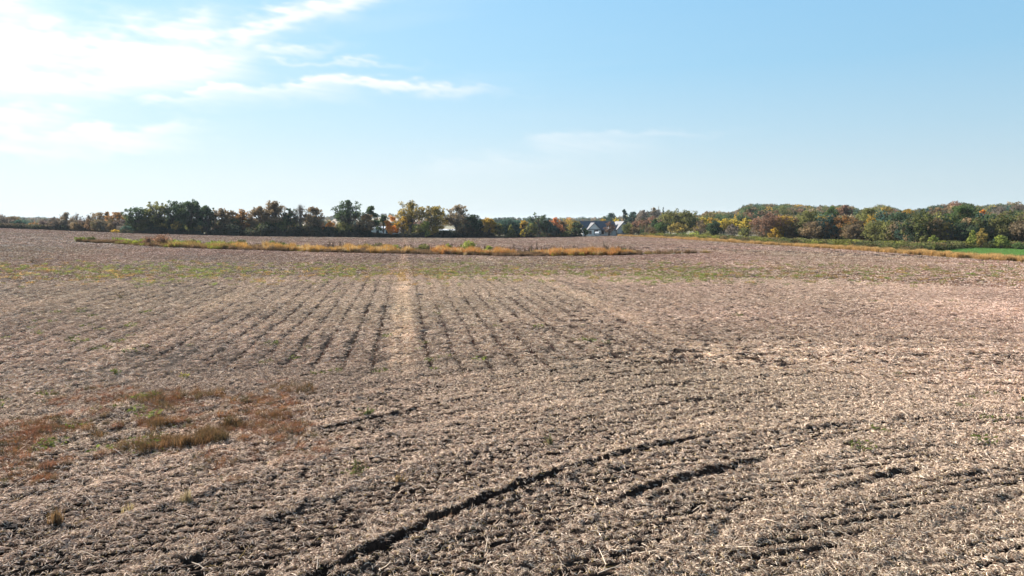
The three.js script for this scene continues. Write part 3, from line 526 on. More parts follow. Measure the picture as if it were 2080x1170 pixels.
// kinds: low = where the crown begins, n = blobs, k = leaf cover, r = blob size, flat
const KIND = {
  dense: { low: 0.1, n: 40, k: 4.2, r: 0.27 }, oak: { low: 0.12, n: 50, k: 3.3, r: 0.21 }, open: { low: 0.26, n: 52, k: 2.5, r: 0.17 }, airy: { low: 0.08, n: 46, k: 1.4, r: 0.2 }, bare: { low: 0.18, n: 30, k: 0.3, r: 0.25 },
  shrub: { low: 0.0, n: 28, k: 2.7, r: 0.27 }, pine: { low: 0.2, n: 26, k: 3.4, r: 0.22 }, cone: { low: 0.06, n: 22, k: 4, r: 0.3 }, low: { low: 0.0, n: 16, k: 1.7, r: 0.36 },
};
function treeGeo(seed, H, W, kind, pal, depth, wood = WOOD.dark) {
  const K = KIND[kind], rng = RNG(seed), crown = new MB(), trunk = new MB(), s = clamp(depth * 0.00105, 0.06, 0.42), [c0, c1] = PAL[pal];
  const y0 = H * K.low, R = (H - y0) / 2, cy = y0 + R, blobs = [], lean = (rng() - 0.5) * 0.12 * H;
  for (let k = 0; k < K.n; k++) {
    let x, y, z;
    if (kind === 'cone') { const t = (k + rng()) / K.n, a = rng() * 6.28, q = W * (1 - t) * 0.6; x = Math.cos(a) * q; z = Math.sin(a) * q; y = y0 + t * (H - y0) * 0.96; blobs.push([x, y, z, W * (0.16 + 0.34 * (1 - t))]); continue; }
    const a = rng() * 6.28, b = rng() * 2 - 0.82, f = Math.cbrt(0.12 + 0.88 * rng()), q = Math.sqrt(Math.max(0, 1 - Math.min(1, b * b)));
    const r = W * K.r * (0.7 + rng() * 0.65), wide = kind === 'pine' ? 1 - 0.45 * clamp(b, -1, 1) : 1;
    x = Math.cos(a) * q * f * (W - r * 0.75) * wide; z = Math.sin(a) * q * f * (W - r * 0.75) * wide; y = cy + clamp(b, -0.95, 1) * f * Math.max(0.1, R - r * 0.6);
    blobs.push([x, Math.max(y, r * 0.5), z, r]);
  }
  if (kind === 'oak' || kind === 'open' || kind === 'dense') for (let k = 0; k < 14; k++) { const a = rng() * 6.28, b = rng() * 1.25 - 0.3, q = Math.sqrt(Math.max(0, 1 - b * b)) * (0.9 + rng() * 0.25); blobs.push([Math.cos(a) * q * W, cy + b * R * (0.92 + rng() * 0.16), Math.sin(a) * q * W, W * (0.07 + rng() * 0.09)]); }
  let top = 0; for (const b of blobs) top = Math.max(top, b[1] + b[3] * 0.8); for (const b of blobs) b[1] *= H / top;
  const total = K.k * 2 * W * (H - y0) / (s * s * 1.2), area = blobs.reduce((q, b) => q + b[3] * b[3], 0);
  blobs.forEach(([x, y, z, r], bi) => {
    const n = Math.round(total * r * r / area), tone = rng(), v = 0.65 + rng() * 0.7;
    for (let k = 0; k < n; k++) {
      const a = rng() * 6.28, b = Math.acos(2 * rng() - 1), q = r * (0.35 + 0.7 * Math.pow(rng(), 0.55)) * (rng() < 0.12 ? 1.35 : 1), m = clamp(tone * 0.8 + (rng() - 0.4) * 0.7, 0, 1), w = v * (0.8 + rng() * 0.4);
      crown.leaf(x + Math.sin(b) * Math.cos(a) * q + lean * y / H, y + Math.cos(b) * q * 0.78, z + Math.sin(b) * Math.sin(a) * q, s * (0.55 + rng() * 0.75), rng, [lerp(c0[0], c1[0], m) * w, lerp(c0[1], c1[1], m) * w, lerp(c0[2], c1[2], m) * w]);
    }
  });
  const shrubby = kind === 'shrub' || kind === 'low', tr = Math.max(0.05, H * (shrubby ? 0.008 : 0.022)), fork = V(lean * 0.3, Math.max(y0 * 0.9, H * (shrubby ? 0.06 : 0.22)), (rng() - 0.5) * 0.3);
  if (!shrubby) trunk.tube([V(0, -0.4, 0), V(lean * 0.1, fork.y * 0.5, 0), fork, V(lean * 0.7, H * 0.62, 0), V(lean, H * 0.88, 0)], [tr * 1.35, tr, tr * 0.85, tr * 0.5, tr * 0.15], 6, wood);
  for (const [x, y, z, r] of blobs) {
    const base = kind === 'cone' ? V(lean * y / H, y * 0.95, 0) : V(lean * 0.4, shrubby ? -0.1 : lerp(fork.y * 0.8, Math.min(H * 0.6, y * 0.8), rng()), 0), tip = V(x + lean * y / H, y, z), mid = base.clone().lerp(tip, 0.5).add(V((rng() - 0.5) * r * 0.6, -r * 0.15 + rng() * r * 0.4, (rng() - 0.5) * r * 0.6));
    trunk.tube([base, mid, tip], [tr * 0.42, tr * 0.28, tr * 0.1], 4, wood);
    const tw = kind === 'bare' ? 16 : kind === 'airy' ? 9 : kind === 'low' ? 6 : 3;
    for (let k = 0; k < tw; k++) { const f = mid.clone().lerp(tip, rng()), e = tip.clone().add(V((rng() - 0.5) * 2, (rng() - 0.15) * 1.7, (rng() - 0.5) * 2).multiplyScalar(r)); if (e.y > H * 1.02) e.y = H; trunk.tube([f, f.clone().lerp(e, 0.55).add(V(0, r * 0.15, 0)), e], [tr * 0.13, tr * 0.1, tr * 0.05], 3, wood); }
  }
  return [trunk.geo(), crown.geo()];
}
const plantY = (x, z) => { const [, d] = polar(x, z); return land(x, z); };
function tree(px, top, half, depth, kind, pal, label, wood = 'dark', name, group) {
  const [a] = ray(px, 447), x = a * depth, z = -depth, y = plantY(x, z) - 0.05, H = Math.max(1, at(px, top, depth).y - y), W = half * 1.16 / F * depth;
  const shrub = kind === 'shrub' || kind === 'low';
  name ??= kind === 'bare' ? 'bare_tree' : kind === 'pine' ? 'pine_tree' : kind === 'cone' ? 'conifer' : shrub ? 'shrub' : 'deciduous_tree';
  const o = thing(name, label, shrub ? 'shrub' : 'tree', [x, y, z], 0, group), [t, c] = treeGeo(Math.round(px * 13 + top * 7 + depth), H, W, kind, pal, depth, WOOD[wood]);
  part(shrub ? 'stem' : 'trunk', t, M.bark, o); part('crown', c, M.leaf, o);
}
const LEFT = 292;
// far left, behind the rise
tree(6, 436, 22, LEFT, 'airy', 'grey', 'grey brown thin crowned tree at the very end of the tree line, on the rise', 'grey');
tree(-28, 440, 22, LEFT, 'airy', 'brown', 'brown tree cut by the edge of the view, beyond the rise', 'grey');
tree(38, 446, 13, LEFT, 'dense', 'teal', 'small dark round evergreen tree standing apart on the rise');
tree(62, 449, 7, 520, 'dense', 'teal', 'small far dark tree seen in the gap on the rise');
tree(66.5, 446, 3, 500, 'cone', 'teal', 'tiny pointed dark conifer in the gap on the rise');
tree(78, 451, 18, LEFT, 'low', 'orangebrown', 'low golden brown shrub mound beside the gap on the rise', 'grey');
tree(92, 445, 11, LEFT + 4, 'bare', 'grey', 'thin leafless sapling rising from the golden brown shrub mound', 'grey');
tree(110, 440, 14, LEFT, 'airy', 'grey', 'sparse grey brown tree next to the golden brown shrub mound', 'grey');
tree(135, 431, 16, LEFT, 'airy', 'brown', 'taller round brown tree with sparse leaves on the far rise', 'grey');
tree(158, 434, 14, LEFT + 3, 'bare', 'grey', 'grey leafless tree between two brown trees on the rise', 'grey');
tree(180, 436, 12, LEFT, 'bare', 'grey', 'slender grey leafless tree in the dip of the rise tree line', 'grey');
tree(204, 430, 20, LEFT, 'airy', 'brown', 'wide brown tree with fine twigs before the orange gold tree', 'grey');
tree(217, 429, 12, LEFT + 4, 'airy', 'orangebrown', 'orange topped brown tree just left of the orange gold tree', 'grey');
tree(240, 430, 20, 284, 'open', 'orangebrown', 'round orange gold tree beside the tall dark grove');
tree(232, 466, 9, 262, 'shrub', 'gold', 'bright yellow low shrub under the orange gold tree');
tree(258, 457, 11, 258, 'shrub', 'teal', 'dark green bush at the foot of the tall dark grove');
tree(120, 456, 18, LEFT - 4, 'low', 'olive', 'olive low shrub at the foot of the sparse trees on the rise', 'grey');
tree(168, 457, 20, LEFT - 6, 'low', 'brown', 'brown low shrub at the foot of the leafless trees on the rise', 'grey');
// tall dark grove
tree(279, 420, 21, 258, 'open', 'dark', 'first tall dark green tree of the grove, with sky showing through its crown');
tree(296, 424, 14, 262, 'open', 'dark', 'narrow dark green tree tucked behind the first tree of the grove');
tree(318, 409, 20, 258, 'open', 'olive', 'olive brown tree between the dark green trees of the grove');
tree(355, 407, 24, 260, 'open', 'dark', 'tall dark green tree with sky gaps low in its crown');
tree(385, 404, 26, 257, 'oak', 'dark', 'tallest dark green tree, the high point of the grove');
tree(404, 409, 13, 262, 'open', 'dark', 'dark green tree with a tufted side limb behind the tallest one');
tree(420, 417, 20, 256, 'oak', 'dark', 'rounded dark green tree closing the dark grove');
tree(328, 452, 9, 254, 'low', 'olivegold', 'pale gold sapling bush in front of the olive brown grove tree');
tree(362, 446, 14, 255, 'low', 'olivegold', 'gold leaved understory bush in front of the tallest grove trees');
tree(402, 456, 9, 254, 'low', 'olivegold', 'small gold leaved bush at the dark trunks of the grove');
// brown grove
tree(452, 423, 19, 258, 'oak', 'brown', 'brown olive tree next to the dark grove', 'grey');
tree(474, 427, 12, 262, 'open', 'brown', 'small crowned brown tree in the notch after the dark grove');
tree(493, 424, 19, 260, 'oak', 'orangebrown', 'orange brown tree beside the big brown tree');
tree(528, 419, 22, 258, 'oak', 'brown', 'dull brown shoulder tree on the near side of the big brown tree', 'grey');
tree(558, 407, 27, 260, 'oak', 'brown', 'biggest round brown tree, standing higher than its neighbours');
tree(590, 423, 15, 258, 'open', 'dark', 'dark brown green tree at the foot slope of the big brown tree');
tree(472, 450, 17, 254, 'low', 'brown', 'low brown understory tree by the grove base under the notch', 'grey');
tree(540, 448, 22, 254, 'low', 'olive', 'olive understory bush under the big brown tree', 'grey');
// central groves
tree(612, 414, 18, 258, 'bare', 'grey', 'tall leafless tree with a dark straight trunk and fine bare twigs', 'grey');
tree(633, 420, 20, 260, 'open', 'brown', 'brown olive tree growing against the tall leafless tree');
tree(640, 437, 20, 256, 'oak', 'brown', 'low wide brown tree sloping down to the orange shrub', 'grey');
tree(668, 449, 12, 258, 'shrub', 'orange', 'bright orange shrub in the gap below the blue hill');
tree(680, 461, 9, 255, 'shrub', 'orange', 'smaller orange gold shrub lower down beside the big orange shrub');
tree(654, 452, 8, 262, 'shrub', 'rust', 'rust orange shrub half hidden behind the low wide brown tree');
tree(712, 406, 28, 258, 'open', 'dark', 'tall dark green tree with a leaning trunk and lacy crown', 'dark');
tree(696, 449, 16, 254, 'low', 'olive', 'olive shrub under the lacy dark tree', 'grey');
tree(714, 456, 14, 254, 'low', 'olive', 'grey olive shrub at the leaning trunk', 'grey');
tree(752, 418, 15, 262, 'pine', 'dark', 'dark spiky topped pine behind the round brown tree');
tree(745, 434, 19, 256, 'oak', 'brown', 'round brown tree in front of the dark spiky pine');
tree(778, 437, 17, 268, 'pine', 'dark', 'dark evergreen in front of the far hill, beside the orange maple');
tree(797, 436, 13, 258, 'shrub', 'orange', 'bright orange maple standing in front of the white building');
tree(833, 407, 28, 260, 'open', 'olivegold', 'large olive gold tree right of the orange maple');
tree(818, 438, 15, 256, 'open', 'gold', 'gold leaved lower tree inside the large olive gold tree');
tree(884, 418, 25, 259, 'oak', 'olivegold', 'round gold brown tree with a dome shaped crown', 'grey');
tree(866, 448, 15, 255, 'low', 'lime', 'yellow green shrub leaning between the two gold trees');
tree(880, 458, 10, 255, 'shrub', 'gold', 'yellow bush at the end of the second white building');
tree(926, 415, 22, 259, 'open', 'tan', 'tan leaved tree with an airy crown right of the dome shaped tree', 'grey');
tree(944, 444, 16, 256, 'oak', 'brown', 'brown lower tree under the airy tan tree', 'grey');
tree(960, 435, 19, 258, 'dense', 'dark', 'dense dark green tree beside the yellow gold tree');
tree(975, 447, 8, 260, 'dense', 'teal', 'narrow dark green tree against the yellow gold tree');
tree(994, 441, 16, 257, 'dense', 'gold', 'rounded yellow gold tree with a full crown');
tree(1012, 453, 11, 258, 'oak', 'olive', 'olive shaded tree touching the yellow gold tree');
tree(1036, 444, 25, 262, 'dense', 'teal', 'wide dark blue green tree behind the small olive conifer');
tree(1038, 456, 11, 255, 'cone', 'olive', 'small olive conifer standing at the field edge');
tree(1064, 447, 9, 258, 'open', 'gold', 'slim yellow tree left of the tall grey green tree');
tree(1062, 466, 5, 254, 'shrub', 'yellow', 'small yellow bush at the foot of the slim yellow tree');
tree(1080, 454, 13, 256, 'oak', 'olive', 'olive tree under the tall grey green tree');
tree(1095, 432, 19, 260, 'open', 'dark', 'tall grey green tree with spreading fan of limbs');
tree(1112, 447, 15, 262, 'dense', 'teal', 'dark green tree between the fan shaped tree and the pink orange tree');
tree(1125, 442, 11, 266, 'dense', 'rust', 'pink orange maple crown rising above dark shrubs');
tree(1126, 458, 13, 257, 'dense', 'teal', 'dark green shrubby tree below the pink orange maple');
tree(1138, 456, 8, 258, 'open', 'rust', 'dull orange small tree next to the pink orange maple');
tree(1142, 447, 10, 270, 'oak', 'brown', 'brown tree behind the dull orange small tree');
tree(1146, 468, 13, 258, 'shrub', 'olive', 'olive shrub left of the dark bushes by the house');
tree(1166, 446, 14, 276, 'oak', 'olivegold', 'yellow olive tree standing by the left end of the house');
tree(1173, 452, 11, 272, 'dense', 'dark', 'dark green bush against the left end of the house');
tree(1188, 463, 9, 272, 'shrub', 'green', 'green bush in front of the house gable');
// behind and right of the house
tree(1242, 432, 13, 520, 'dense', 'teal', 'round dark tree far behind the house roof');
tree(1226, 438, 9, 540, 'oak', 'olive', 'smaller far tree to the left of the round dark tree behind the house');
tree(1265, 425, 9, 430, 'pine', 'teal', 'tallest of the dark pines behind the house');
tree(1287, 430, 14, 430, 'pine', 'teal', 'broad blue green pine to the right behind the house');
tree(1252, 443, 12, 330, 'low', 'yellow', 'yellow brush showing above the house roof at its right end');
tree(1225, 444, 13, 334, 'low', 'gold', 'gold brush showing above the middle of the house roof');
tree(1158, 443, 16, 340, 'low', 'gold', 'gold brush behind the left end of the house');
tree(1282, 452, 14, 296, 'oak', 'brown', 'dull brown tree beside the white gable wall', 'grey');
tree(1297, 446, 16, 290, 'oak', 'redbrown', 'reddish brown tree right of the house', 'grey');
tree(1314, 447, 14, 284, 'oak', 'redbrown', 'second reddish brown tree between the house and the dark green tree', 'grey');
tree(1309, 426, 15, 420, 'oak', 'grey', 'grey hillside tree behind the reddish brown trees', 'grey');
tree(1326, 421, 7, 425, 'open', 'tan', 'pale orange tree on the skyline above the reddish brown trees', 'pale');
tree(1338, 419, 7, 425, 'bare', 'tan', 'pale leafless tree on the skyline beside the small pointed conifer', 'pale');
tree(1349, 421, 4, 430, 'cone', 'dark', 'small pointed dark conifer on the skyline');
tree(1330, 444, 12, 272, 'dense', 'dark', 'dark green tree before the big olive tree');
tree(1345, 450, 16, 262, 'oak', 'green', 'fresh green tree beside the big olive tree');
tree(1362, 425, 22, 262, 'open', 'olive', 'big olive tree with a spreading crown right of the house');
tree(1393, 424, 26, 258, 'oak', 'olive', 'big dark olive tree with a broad flat crown');
tree(1378, 452, 20, 250, 'oak', 'olivegold', 'gold olive lower tree in front of the two big olive trees');
tree(1338, 468, 16, 262, 'shrub', 'olive', 'olive green shrub at the straw coloured edge below the fresh green tree');
tree(1385, 472, 16, 240, 'shrub', 'green', 'low green shrub in front of the gold olive tree');
tree(1416, 470, 14, 220, 'shrub', 'lime', 'yellow green shrub left of the dark bushy tree by the field edge');
tree(1424, 447, 16, 246, 'airy', 'brown', 'grey brown airy tree left of the dark bushy tree', 'grey');
tree(1449, 448, 15, 214, 'dense', 'dark', 'dark bushy tree standing close to the field edge');
tree(1437, 470, 10, 208, 'shrub', 'olive', 'olive bush at the foot of the dark bushy tree');
tree(1472, 476, 9, 192, 'shrub', 'dark', 'small dark round bush on the field edge');
tree(1425, 441, 15, 285, 'oak', 'yellow', 'yellow tree behind the grey brown airy tree');
tree(1446, 441, 14, 290, 'oak', 'gold', 'gold tree rising behind the dark bushy tree');
tree(1470, 443, 16, 285, 'oak', 'yellow', 'yellow tree, second in the yellow row under the wooded hill');
tree(1492, 444, 15, 285, 'oak', 'yellow', 'yellow tree in the middle of the yellow row under the hill');
tree(1514, 443, 15, 280, 'oak', 'yellow', 'yellow tree at the end of the yellow row, next to the reddish oak');
tree(1488, 455, 14, 240, 'airy', 'grey', 'grey twiggy tree in front of the yellow row', 'grey');
tree(1515, 460, 14, 225, 'oak', 'olive', 'olive green tree between the grey twiggy tree and the reddish oak');
// right-hand wood
tree(1562, 427, 36, 205, 'oak', 'redbrown', 'big reddish brown oak with a broad dome crown', 'grey');
tree(1597, 438, 26, 212, 'airy', 'brown', 'purple brown tree leaning on the reddish oak', 'grey');
tree(1575, 462, 12, 186, 'shrub', 'gold', 'yellow orange small tree in front of the reddish oak');
tree(1620, 440, 24, 200, 'oak', 'brown', 'dark brown tree between the reddish oak and the olive tree');
tree(1640, 425, 26, 198, 'oak', 'olive', 'olive tree in the wood, left of the dark green tree top');
tree(1655, 448, 24, 190, 'oak', 'brown', 'shaded brown tree under the olive crown in the wood', 'grey');
tree(1690, 419, 22, 206, 'pine', 'green', 'dark green feathery tree standing tall in the wood');
tree(1718, 416, 16, 260, 'oak', 'redbrown', 'reddish brown tree behind the feathery green tree');
tree(1714, 437, 30, 188, 'oak', 'orangebrown', 'orange topped oak in front of the wood');
tree(1738, 456, 20, 178, 'oak', 'brown', 'dark brown tree at the foot of the orange topped oak', 'grey');
tree(1763, 421, 26, 192, 'oak', 'olive', 'olive brown tree right of the orange topped oak');
tree(1800, 419, 26, 196, 'oak', 'olivegold', 'olive yellow tree in the middle of the wood');
tree(1783, 448, 26, 172, 'oak', 'olive', 'lower olive tree in front of the olive yellow tree');
tree(1842, 424, 18, 205, 'oak', 'gold', 'yellow crowned tree showing between olive trees');
tree(1826, 442, 28, 172, 'oak', 'olivegold', 'broad olive gold tree in the front row of the wood');
tree(1870, 428, 26, 184, 'airy', 'brown', 'grey brown tree left of the big green tree', 'grey');
tree(1862, 448, 24, 166, 'oak', 'olive', 'dull olive tree below the grey brown tree', 'grey');
tree(1906, 421, 22, 184, 'oak', 'brown', 'brown tree leaning against the big green tree', 'grey');
tree(1903, 452, 22, 160, 'oak', 'brown', 'brown shaded tree behind the lime shrub', 'grey');
tree(1952, 414, 32, 163, 'dense', 'green', 'biggest dark green tree of the wood, with a full dome crown');
tree(1962, 450, 24, 154, 'oak', 'dark', 'dark tree at the foot of the biggest green tree');
tree(1928, 452, 16, 156, 'oak', 'olivegold', 'gold brown small tree on the near flank of the biggest green tree', 'grey');
tree(1995, 426, 9, 170, 'dense', 'orange', 'vivid orange small tree top between the big green tree and the grey trees');
tree(2012, 430, 14, 174, 'airy', 'orangebrown', 'thin orange brown tree right of the vivid orange one', 'grey');
tree(2030, 413, 34, 164, 'bare', 'grey', 'large grey leafless tree next to the vivid orange tree', 'grey');
tree(2010, 440, 26, 158, 'airy', 'grey', 'grey twiggy lower tree under the large leafless tree', 'grey');
tree(2072, 415, 34, 168, 'airy', 'grey', 'grey brown twiggy tree at the end of the wood', 'grey');
tree(2060, 445, 26, 154, 'airy', 'brown', 'brown twiggy tree behind the bright yellow green shrub', 'grey');
tree(2110, 425, 36, 165, 'airy', 'brown', 'brown tree cut off by the edge of the view beyond the grey trees', 'grey');
tree(1897, 478, 12, 146, 'shrub', 'lime', 'lime green shrub in front of the brown shaded tree');
tree(1880, 477, 9, 152, 'shrub', 'olive', 'small olive shrub beside the lime green shrub');
tree(1976, 468, 9, 146, 'shrub', 'lime', 'narrow yellow green tree right of the biggest green tree');
tree(1995, 463, 11, 147, 'shrub', 'olivegold', 'taller yellow olive shrub beside the narrow yellow green tree');
tree(2038, 477, 14, 144, 'shrub', 'lime', 'bright yellow green shrub by the lawn');
tree(2074, 492, 12, 140, 'shrub', 'green', 'green shrub at the far end of the lawn');
tree(2022, 486, 10, 147, 'shrub', 'dark', 'dark shrub left of the bright yellow green shrub');
// shrubs in the grass strip
const inStripShrub = (px, top, half, back, kind, pal, label) => tree(px, top, half, stripFront(px) + back, kind, pal, label, 'grey');
inStripShrub(182, 484, 9, 2.5, 'shrub', 'olive', 'small olive shrub at the start of the grass strip');
inStripShrub(300, 480, 12, 6, 'low', 'redbrown', 'dark twiggy red brown bush, the smaller of the pair in the grass strip');
inStripShrub(327, 477, 27, 5, 'low', 'redbrown', 'wide red brown twiggy bush in the grass strip');
inStripShrub(391, 485, 8, 8, 'shrub', 'olive', 'olive weed bush beside the red brown bush in the grass strip');
inStripShrub(490, 486, 10, 10, 'shrub', 'dark', 'dark green low bush in the golden part of the grass strip');
inStripShrub(553, 488, 9, 10, 'shrub', 'green', 'green low bush right of the dark green one in the grass strip');
inStripShrub(860, 495, 12, 9, 'shrub', 'olive', 'olive bush left of the lime bushes in the grass strip');
inStripShrub(908, 494, 8, 7, 'shrub', 'lime', 'small lime green bush left of the big lime bush');
inStripShrub(952, 489, 17, 8, 'shrub', 'lime', 'big lime green bush in the grass strip');
inStripShrub(992, 498, 9, 6, 'shrub', 'lime', 'small lime green bush right of the big lime bush');
inStripShrub(1268, 506, 9, 4, 'shrub', 'dark', 'dark grey green bush at the end of the golden grass');

// distant wood and far tree lines, each reading as one mass
{
  const mk = (seed, kind, n) => {                                // a unit crown, white, tinted per copy
    const rng = RNG(seed), b = new MB(), bl = [];
    for (let k = 0; k < 16; k++) { const a = rng() * 6.28, q = Math.sqrt(rng()) * 0.3; bl.push([Math.cos(a) * q, 0.3 + rng() * 0.55 * (1 - q), Math.sin(a) * q, 0.1 + rng() * 0.09]); }
    for (const [x, y, z, r] of bl) { const v = 0.7 + rng() * 0.6; for (let k = 0; k < n / 16; k++) { const a = rng() * 6.28, e = Math.acos(2 * rng() - 1), q = r * (0.4 + 0.6 * Math.sqrt(rng())), t = v * (0.75 + rng() * 0.5); b.leaf(x + Math.sin(e) * Math.cos(a) * q, y + Math.cos(e) * q, z + Math.sin(e) * Math.sin(a) * q, kind * (0.6 + rng() * 0.7), rng, [t, t, t]); } }
    b.tube([V(0, 0, 0), V(0, 0.4, 0), V(0.02, 0.75, 0)], [0.02, 0.015, 0.005], 5, [0.5, 0.45, 0.4]);
    return b.geo();
  };
  const fine = [101, 102, 103, 104, 105].map((s) => mk(s, 0.028, 1500)), coarse = [111, 112, 113].map((s) => mk(s, 0.05, 420)), rng = RNG(120);
  const pick = () => { const t = rng(), P = t < 0.27 ? PAL.dark : t < 0.38 ? PAL.teal : t < 0.62 ? PAL.olive : t < 0.76 ? PAL.brown : t < 0.8 ? PAL.redbrown : t < 0.86 ? PAL.grey : t < 0.91 ? PAL.gold : t < 0.917 ? PAL.orange : PAL.tan, m = rng(), v = 0.85 + rng() * 0.4; return P[0].map((q, i) => lerp(q, P[1][i], m) * v); };
  const wood = [], far = [], mid = [];
  for (let k = 0; k < 2600; k++) {
    const px = 1290 + rng() * 1300, d = (px < 1400 ? 400 : 310) + rng() * (px < 1400 ? 160 : 330), x = (px - 1040) / F * d, z = -d, y = land(x, z), h = (8 + rng() * 4.5) * (0.72 + 0.5 * noise(px / 38, 3));
    if (px < 1380 && rng() > (px - 1270) / 110) continue;
    if (px < 1480 && d > 540 && rng() < 0.6) continue;
    wood.push([x, y - 0.5, z, rng() * 6.28, h, pick()]);
  }
  for (let k = 0; k < 900; k++) { const px = 1540 + rng() * 700, d = fieldEnd(px) + (px > 1900 ? 55 : 45) + rng() * 110, x = (px - 1040) / F * d, z = -d, y = land(x, z); mid.push([x, y - 0.4, z, rng() * 6.28, 7 + rng() * 3, pick().map((q) => q * 0.9)]); }
  const g = stuff('hillside_wood', 'autumn wood covering the hill behind the right-hand trees', 'wood'); scatter(g, 'tree', fine, M.leaf, wood);
  const grove = [];
  for (let k = 0; k < 520; k++) {
    const px = -60 + rng() * 1390; if ((px > 655 && px < 690) || (px > 728 && px < 824) || (px > 866 && px < 934) || (px > 40 && px < 90) || (px > 1170 && px < 1272)) continue;
    const d = fieldEnd(px) + 8 + rng() * 22, x = (px - 1040) / F * d, z = -d, y = land(x, z), h = (px > 265 && px < 600 ? 5 + rng() * 3 : px < 265 ? 4 + rng() * 2.5 : 4.5 + rng() * 2), t = rng(), P = px < 265 ? (t < 0.5 ? PAL.grey : PAL.brown) : px < 430 ? (t < 0.7 ? PAL.dark : PAL.olive) : t < 0.45 ? PAL.brown : t < 0.75 ? PAL.dark : PAL.olive, v = 0.6 + rng() * 0.5;
    grove.push([x, y - 0.4, z, rng() * 6.28, h, P[0].map((q, i) => lerp(q, P[1][i], 0.3 + rng() * 0.3) * v), 1]);
  }
  scatter(stuff('grove_interior', 'dark massed trees standing behind the front row of the groves', 'wood'), 'tree', fine, M.leaf, grove);
  scatter(stuff('wood_interior', 'massed autumn trees inside the wood behind its front row', 'wood'), 'tree', fine, M.leaf, mid);
  for (let k = 0; k < 5200; k++) {
    const px = -300 + rng() * 2000, t = rng(), d = 700 + 1900 * t, x = (px - 1040) / F * d, z = -d, hill = HILLS.some(([cx, cd, , w, l]) => ((px - cx) / w) ** 2 + ((d - cd) / l) ** 2 < 0.9), belt = noise(px / 60, d / 90) > 0.63;
    if (!hill && !belt) continue;
    const c = pick().map((q) => q * 0.9); far.push([x, land(x, z) - 1, z, rng() * 6.28, 9 + rng() * 6, c]);
  }
  for (const [cx, cd, w, h, n] of [[1030, 700, 14, 15, 26], [1006, 720, 5, 14, 8], [990, 900, 8, 11, 10], [1070, 950, 14, 11, 16], [1160, 1000, 40, 12, 40], [1215, 800, 20, 10, 20]]) for (let k = 0; k < n; k++) { const px = cx + (rng() - 0.5) * 2 * w, d = cd + (rng() - 0.5) * 40, x = (px - 1040) / F * d, z = -d; far.push([x, land(x, z) - 1, z, rng() * 6.28, h * (0.75 + rng() * 0.4), [0.05, 0.07, 0.05]]); }
  scatter(stuff('far_tree_lines', 'hazy blue tree lines and wooded hills on the horizon', 'wood'), 'tree', coarse, M.leaf, far);
}

// ------------------------------------------------------------------ the house and the white buildings
function boxGeo(x0, x1, y0, y1, z0, z1) { const g = new THREE.BoxGeometry(x1 - x0, y1 - y0, z1 - z0); g.translate((x0 + x1) / 2, (y0 + y1) / 2, (z0 + z1) / 2); return g; }
function prism(pts, depth, z0) { const s = new THREE.Shape(pts.map(([x, y]) => new THREE.Vector2(x, y))), g = new THREE.ExtrudeGeometry(s, { depth, bevelEnabled: false }); g.translate(0, 0, z0); return g; }
function slab(a, b, c, d, t) {                                   // a roof plane of four corners with thickness t
  const g = new THREE.BufferGeometry(), n = new THREE.Vector3().crossVectors(b.clone().sub(a), d.clone().sub(a)).normalize().multiplyScalar(t), q = [a, b, c, d], p = [];
  const u = q.map((e) => e.clone().add(n)), quad = (e, f, h, i) => p.push(...e, ...f, ...h, ...e, ...h, ...i);
  const A = q.map((e) => e.toArray()), B = u.map((e) => e.toArray());
  quad(B[0], B[1], B[2], B[3]); quad(A[3], A[2], A[1], A[0]); for (let k = 0; k < 4; k++) { const m = (k + 1) % 4; quad(A[k], A[m], B[m], B[k]); }
  g.setAttribute('position', new THREE.Float32BufferAttribute(p, 3)); g.computeVertexNormals(); return g;
}
const B = { white: std(RGB(0.7, 0.7, 0.68), 0.7), stone: std(RGB(0.36, 0.34, 0.32), 0.9), roof: std(RGB(0.085, 0.085, 0.095), 0.75), trim: std(RGB(0.04, 0.04, 0.045), 0.6), glass: new THREE.MeshStandardMaterial({ color: RGB(0.03, 0.035, 0.04), roughness: 0.08 }), door: std(RGB(0.05, 0.045, 0.045), 0.5) };
function windowPart(parent, x, y, w, h, z, bars = 1) {
  const f = part('window', boxGeo(x - w / 2 - 0.09, x + w / 2 + 0.09, y - 0.09, y + h + 0.09, z, z + 0.05), B.trim, parent);
  const n = bars + 1; for (let k = 0; k < n; k++) part('pane', boxGeo(x - w / 2 + k * w / n + 0.03, x - w / 2 + (k + 1) * w / n - 0.03, y, y + h, z + 0.052, z + 0.06), B.glass, f);
}
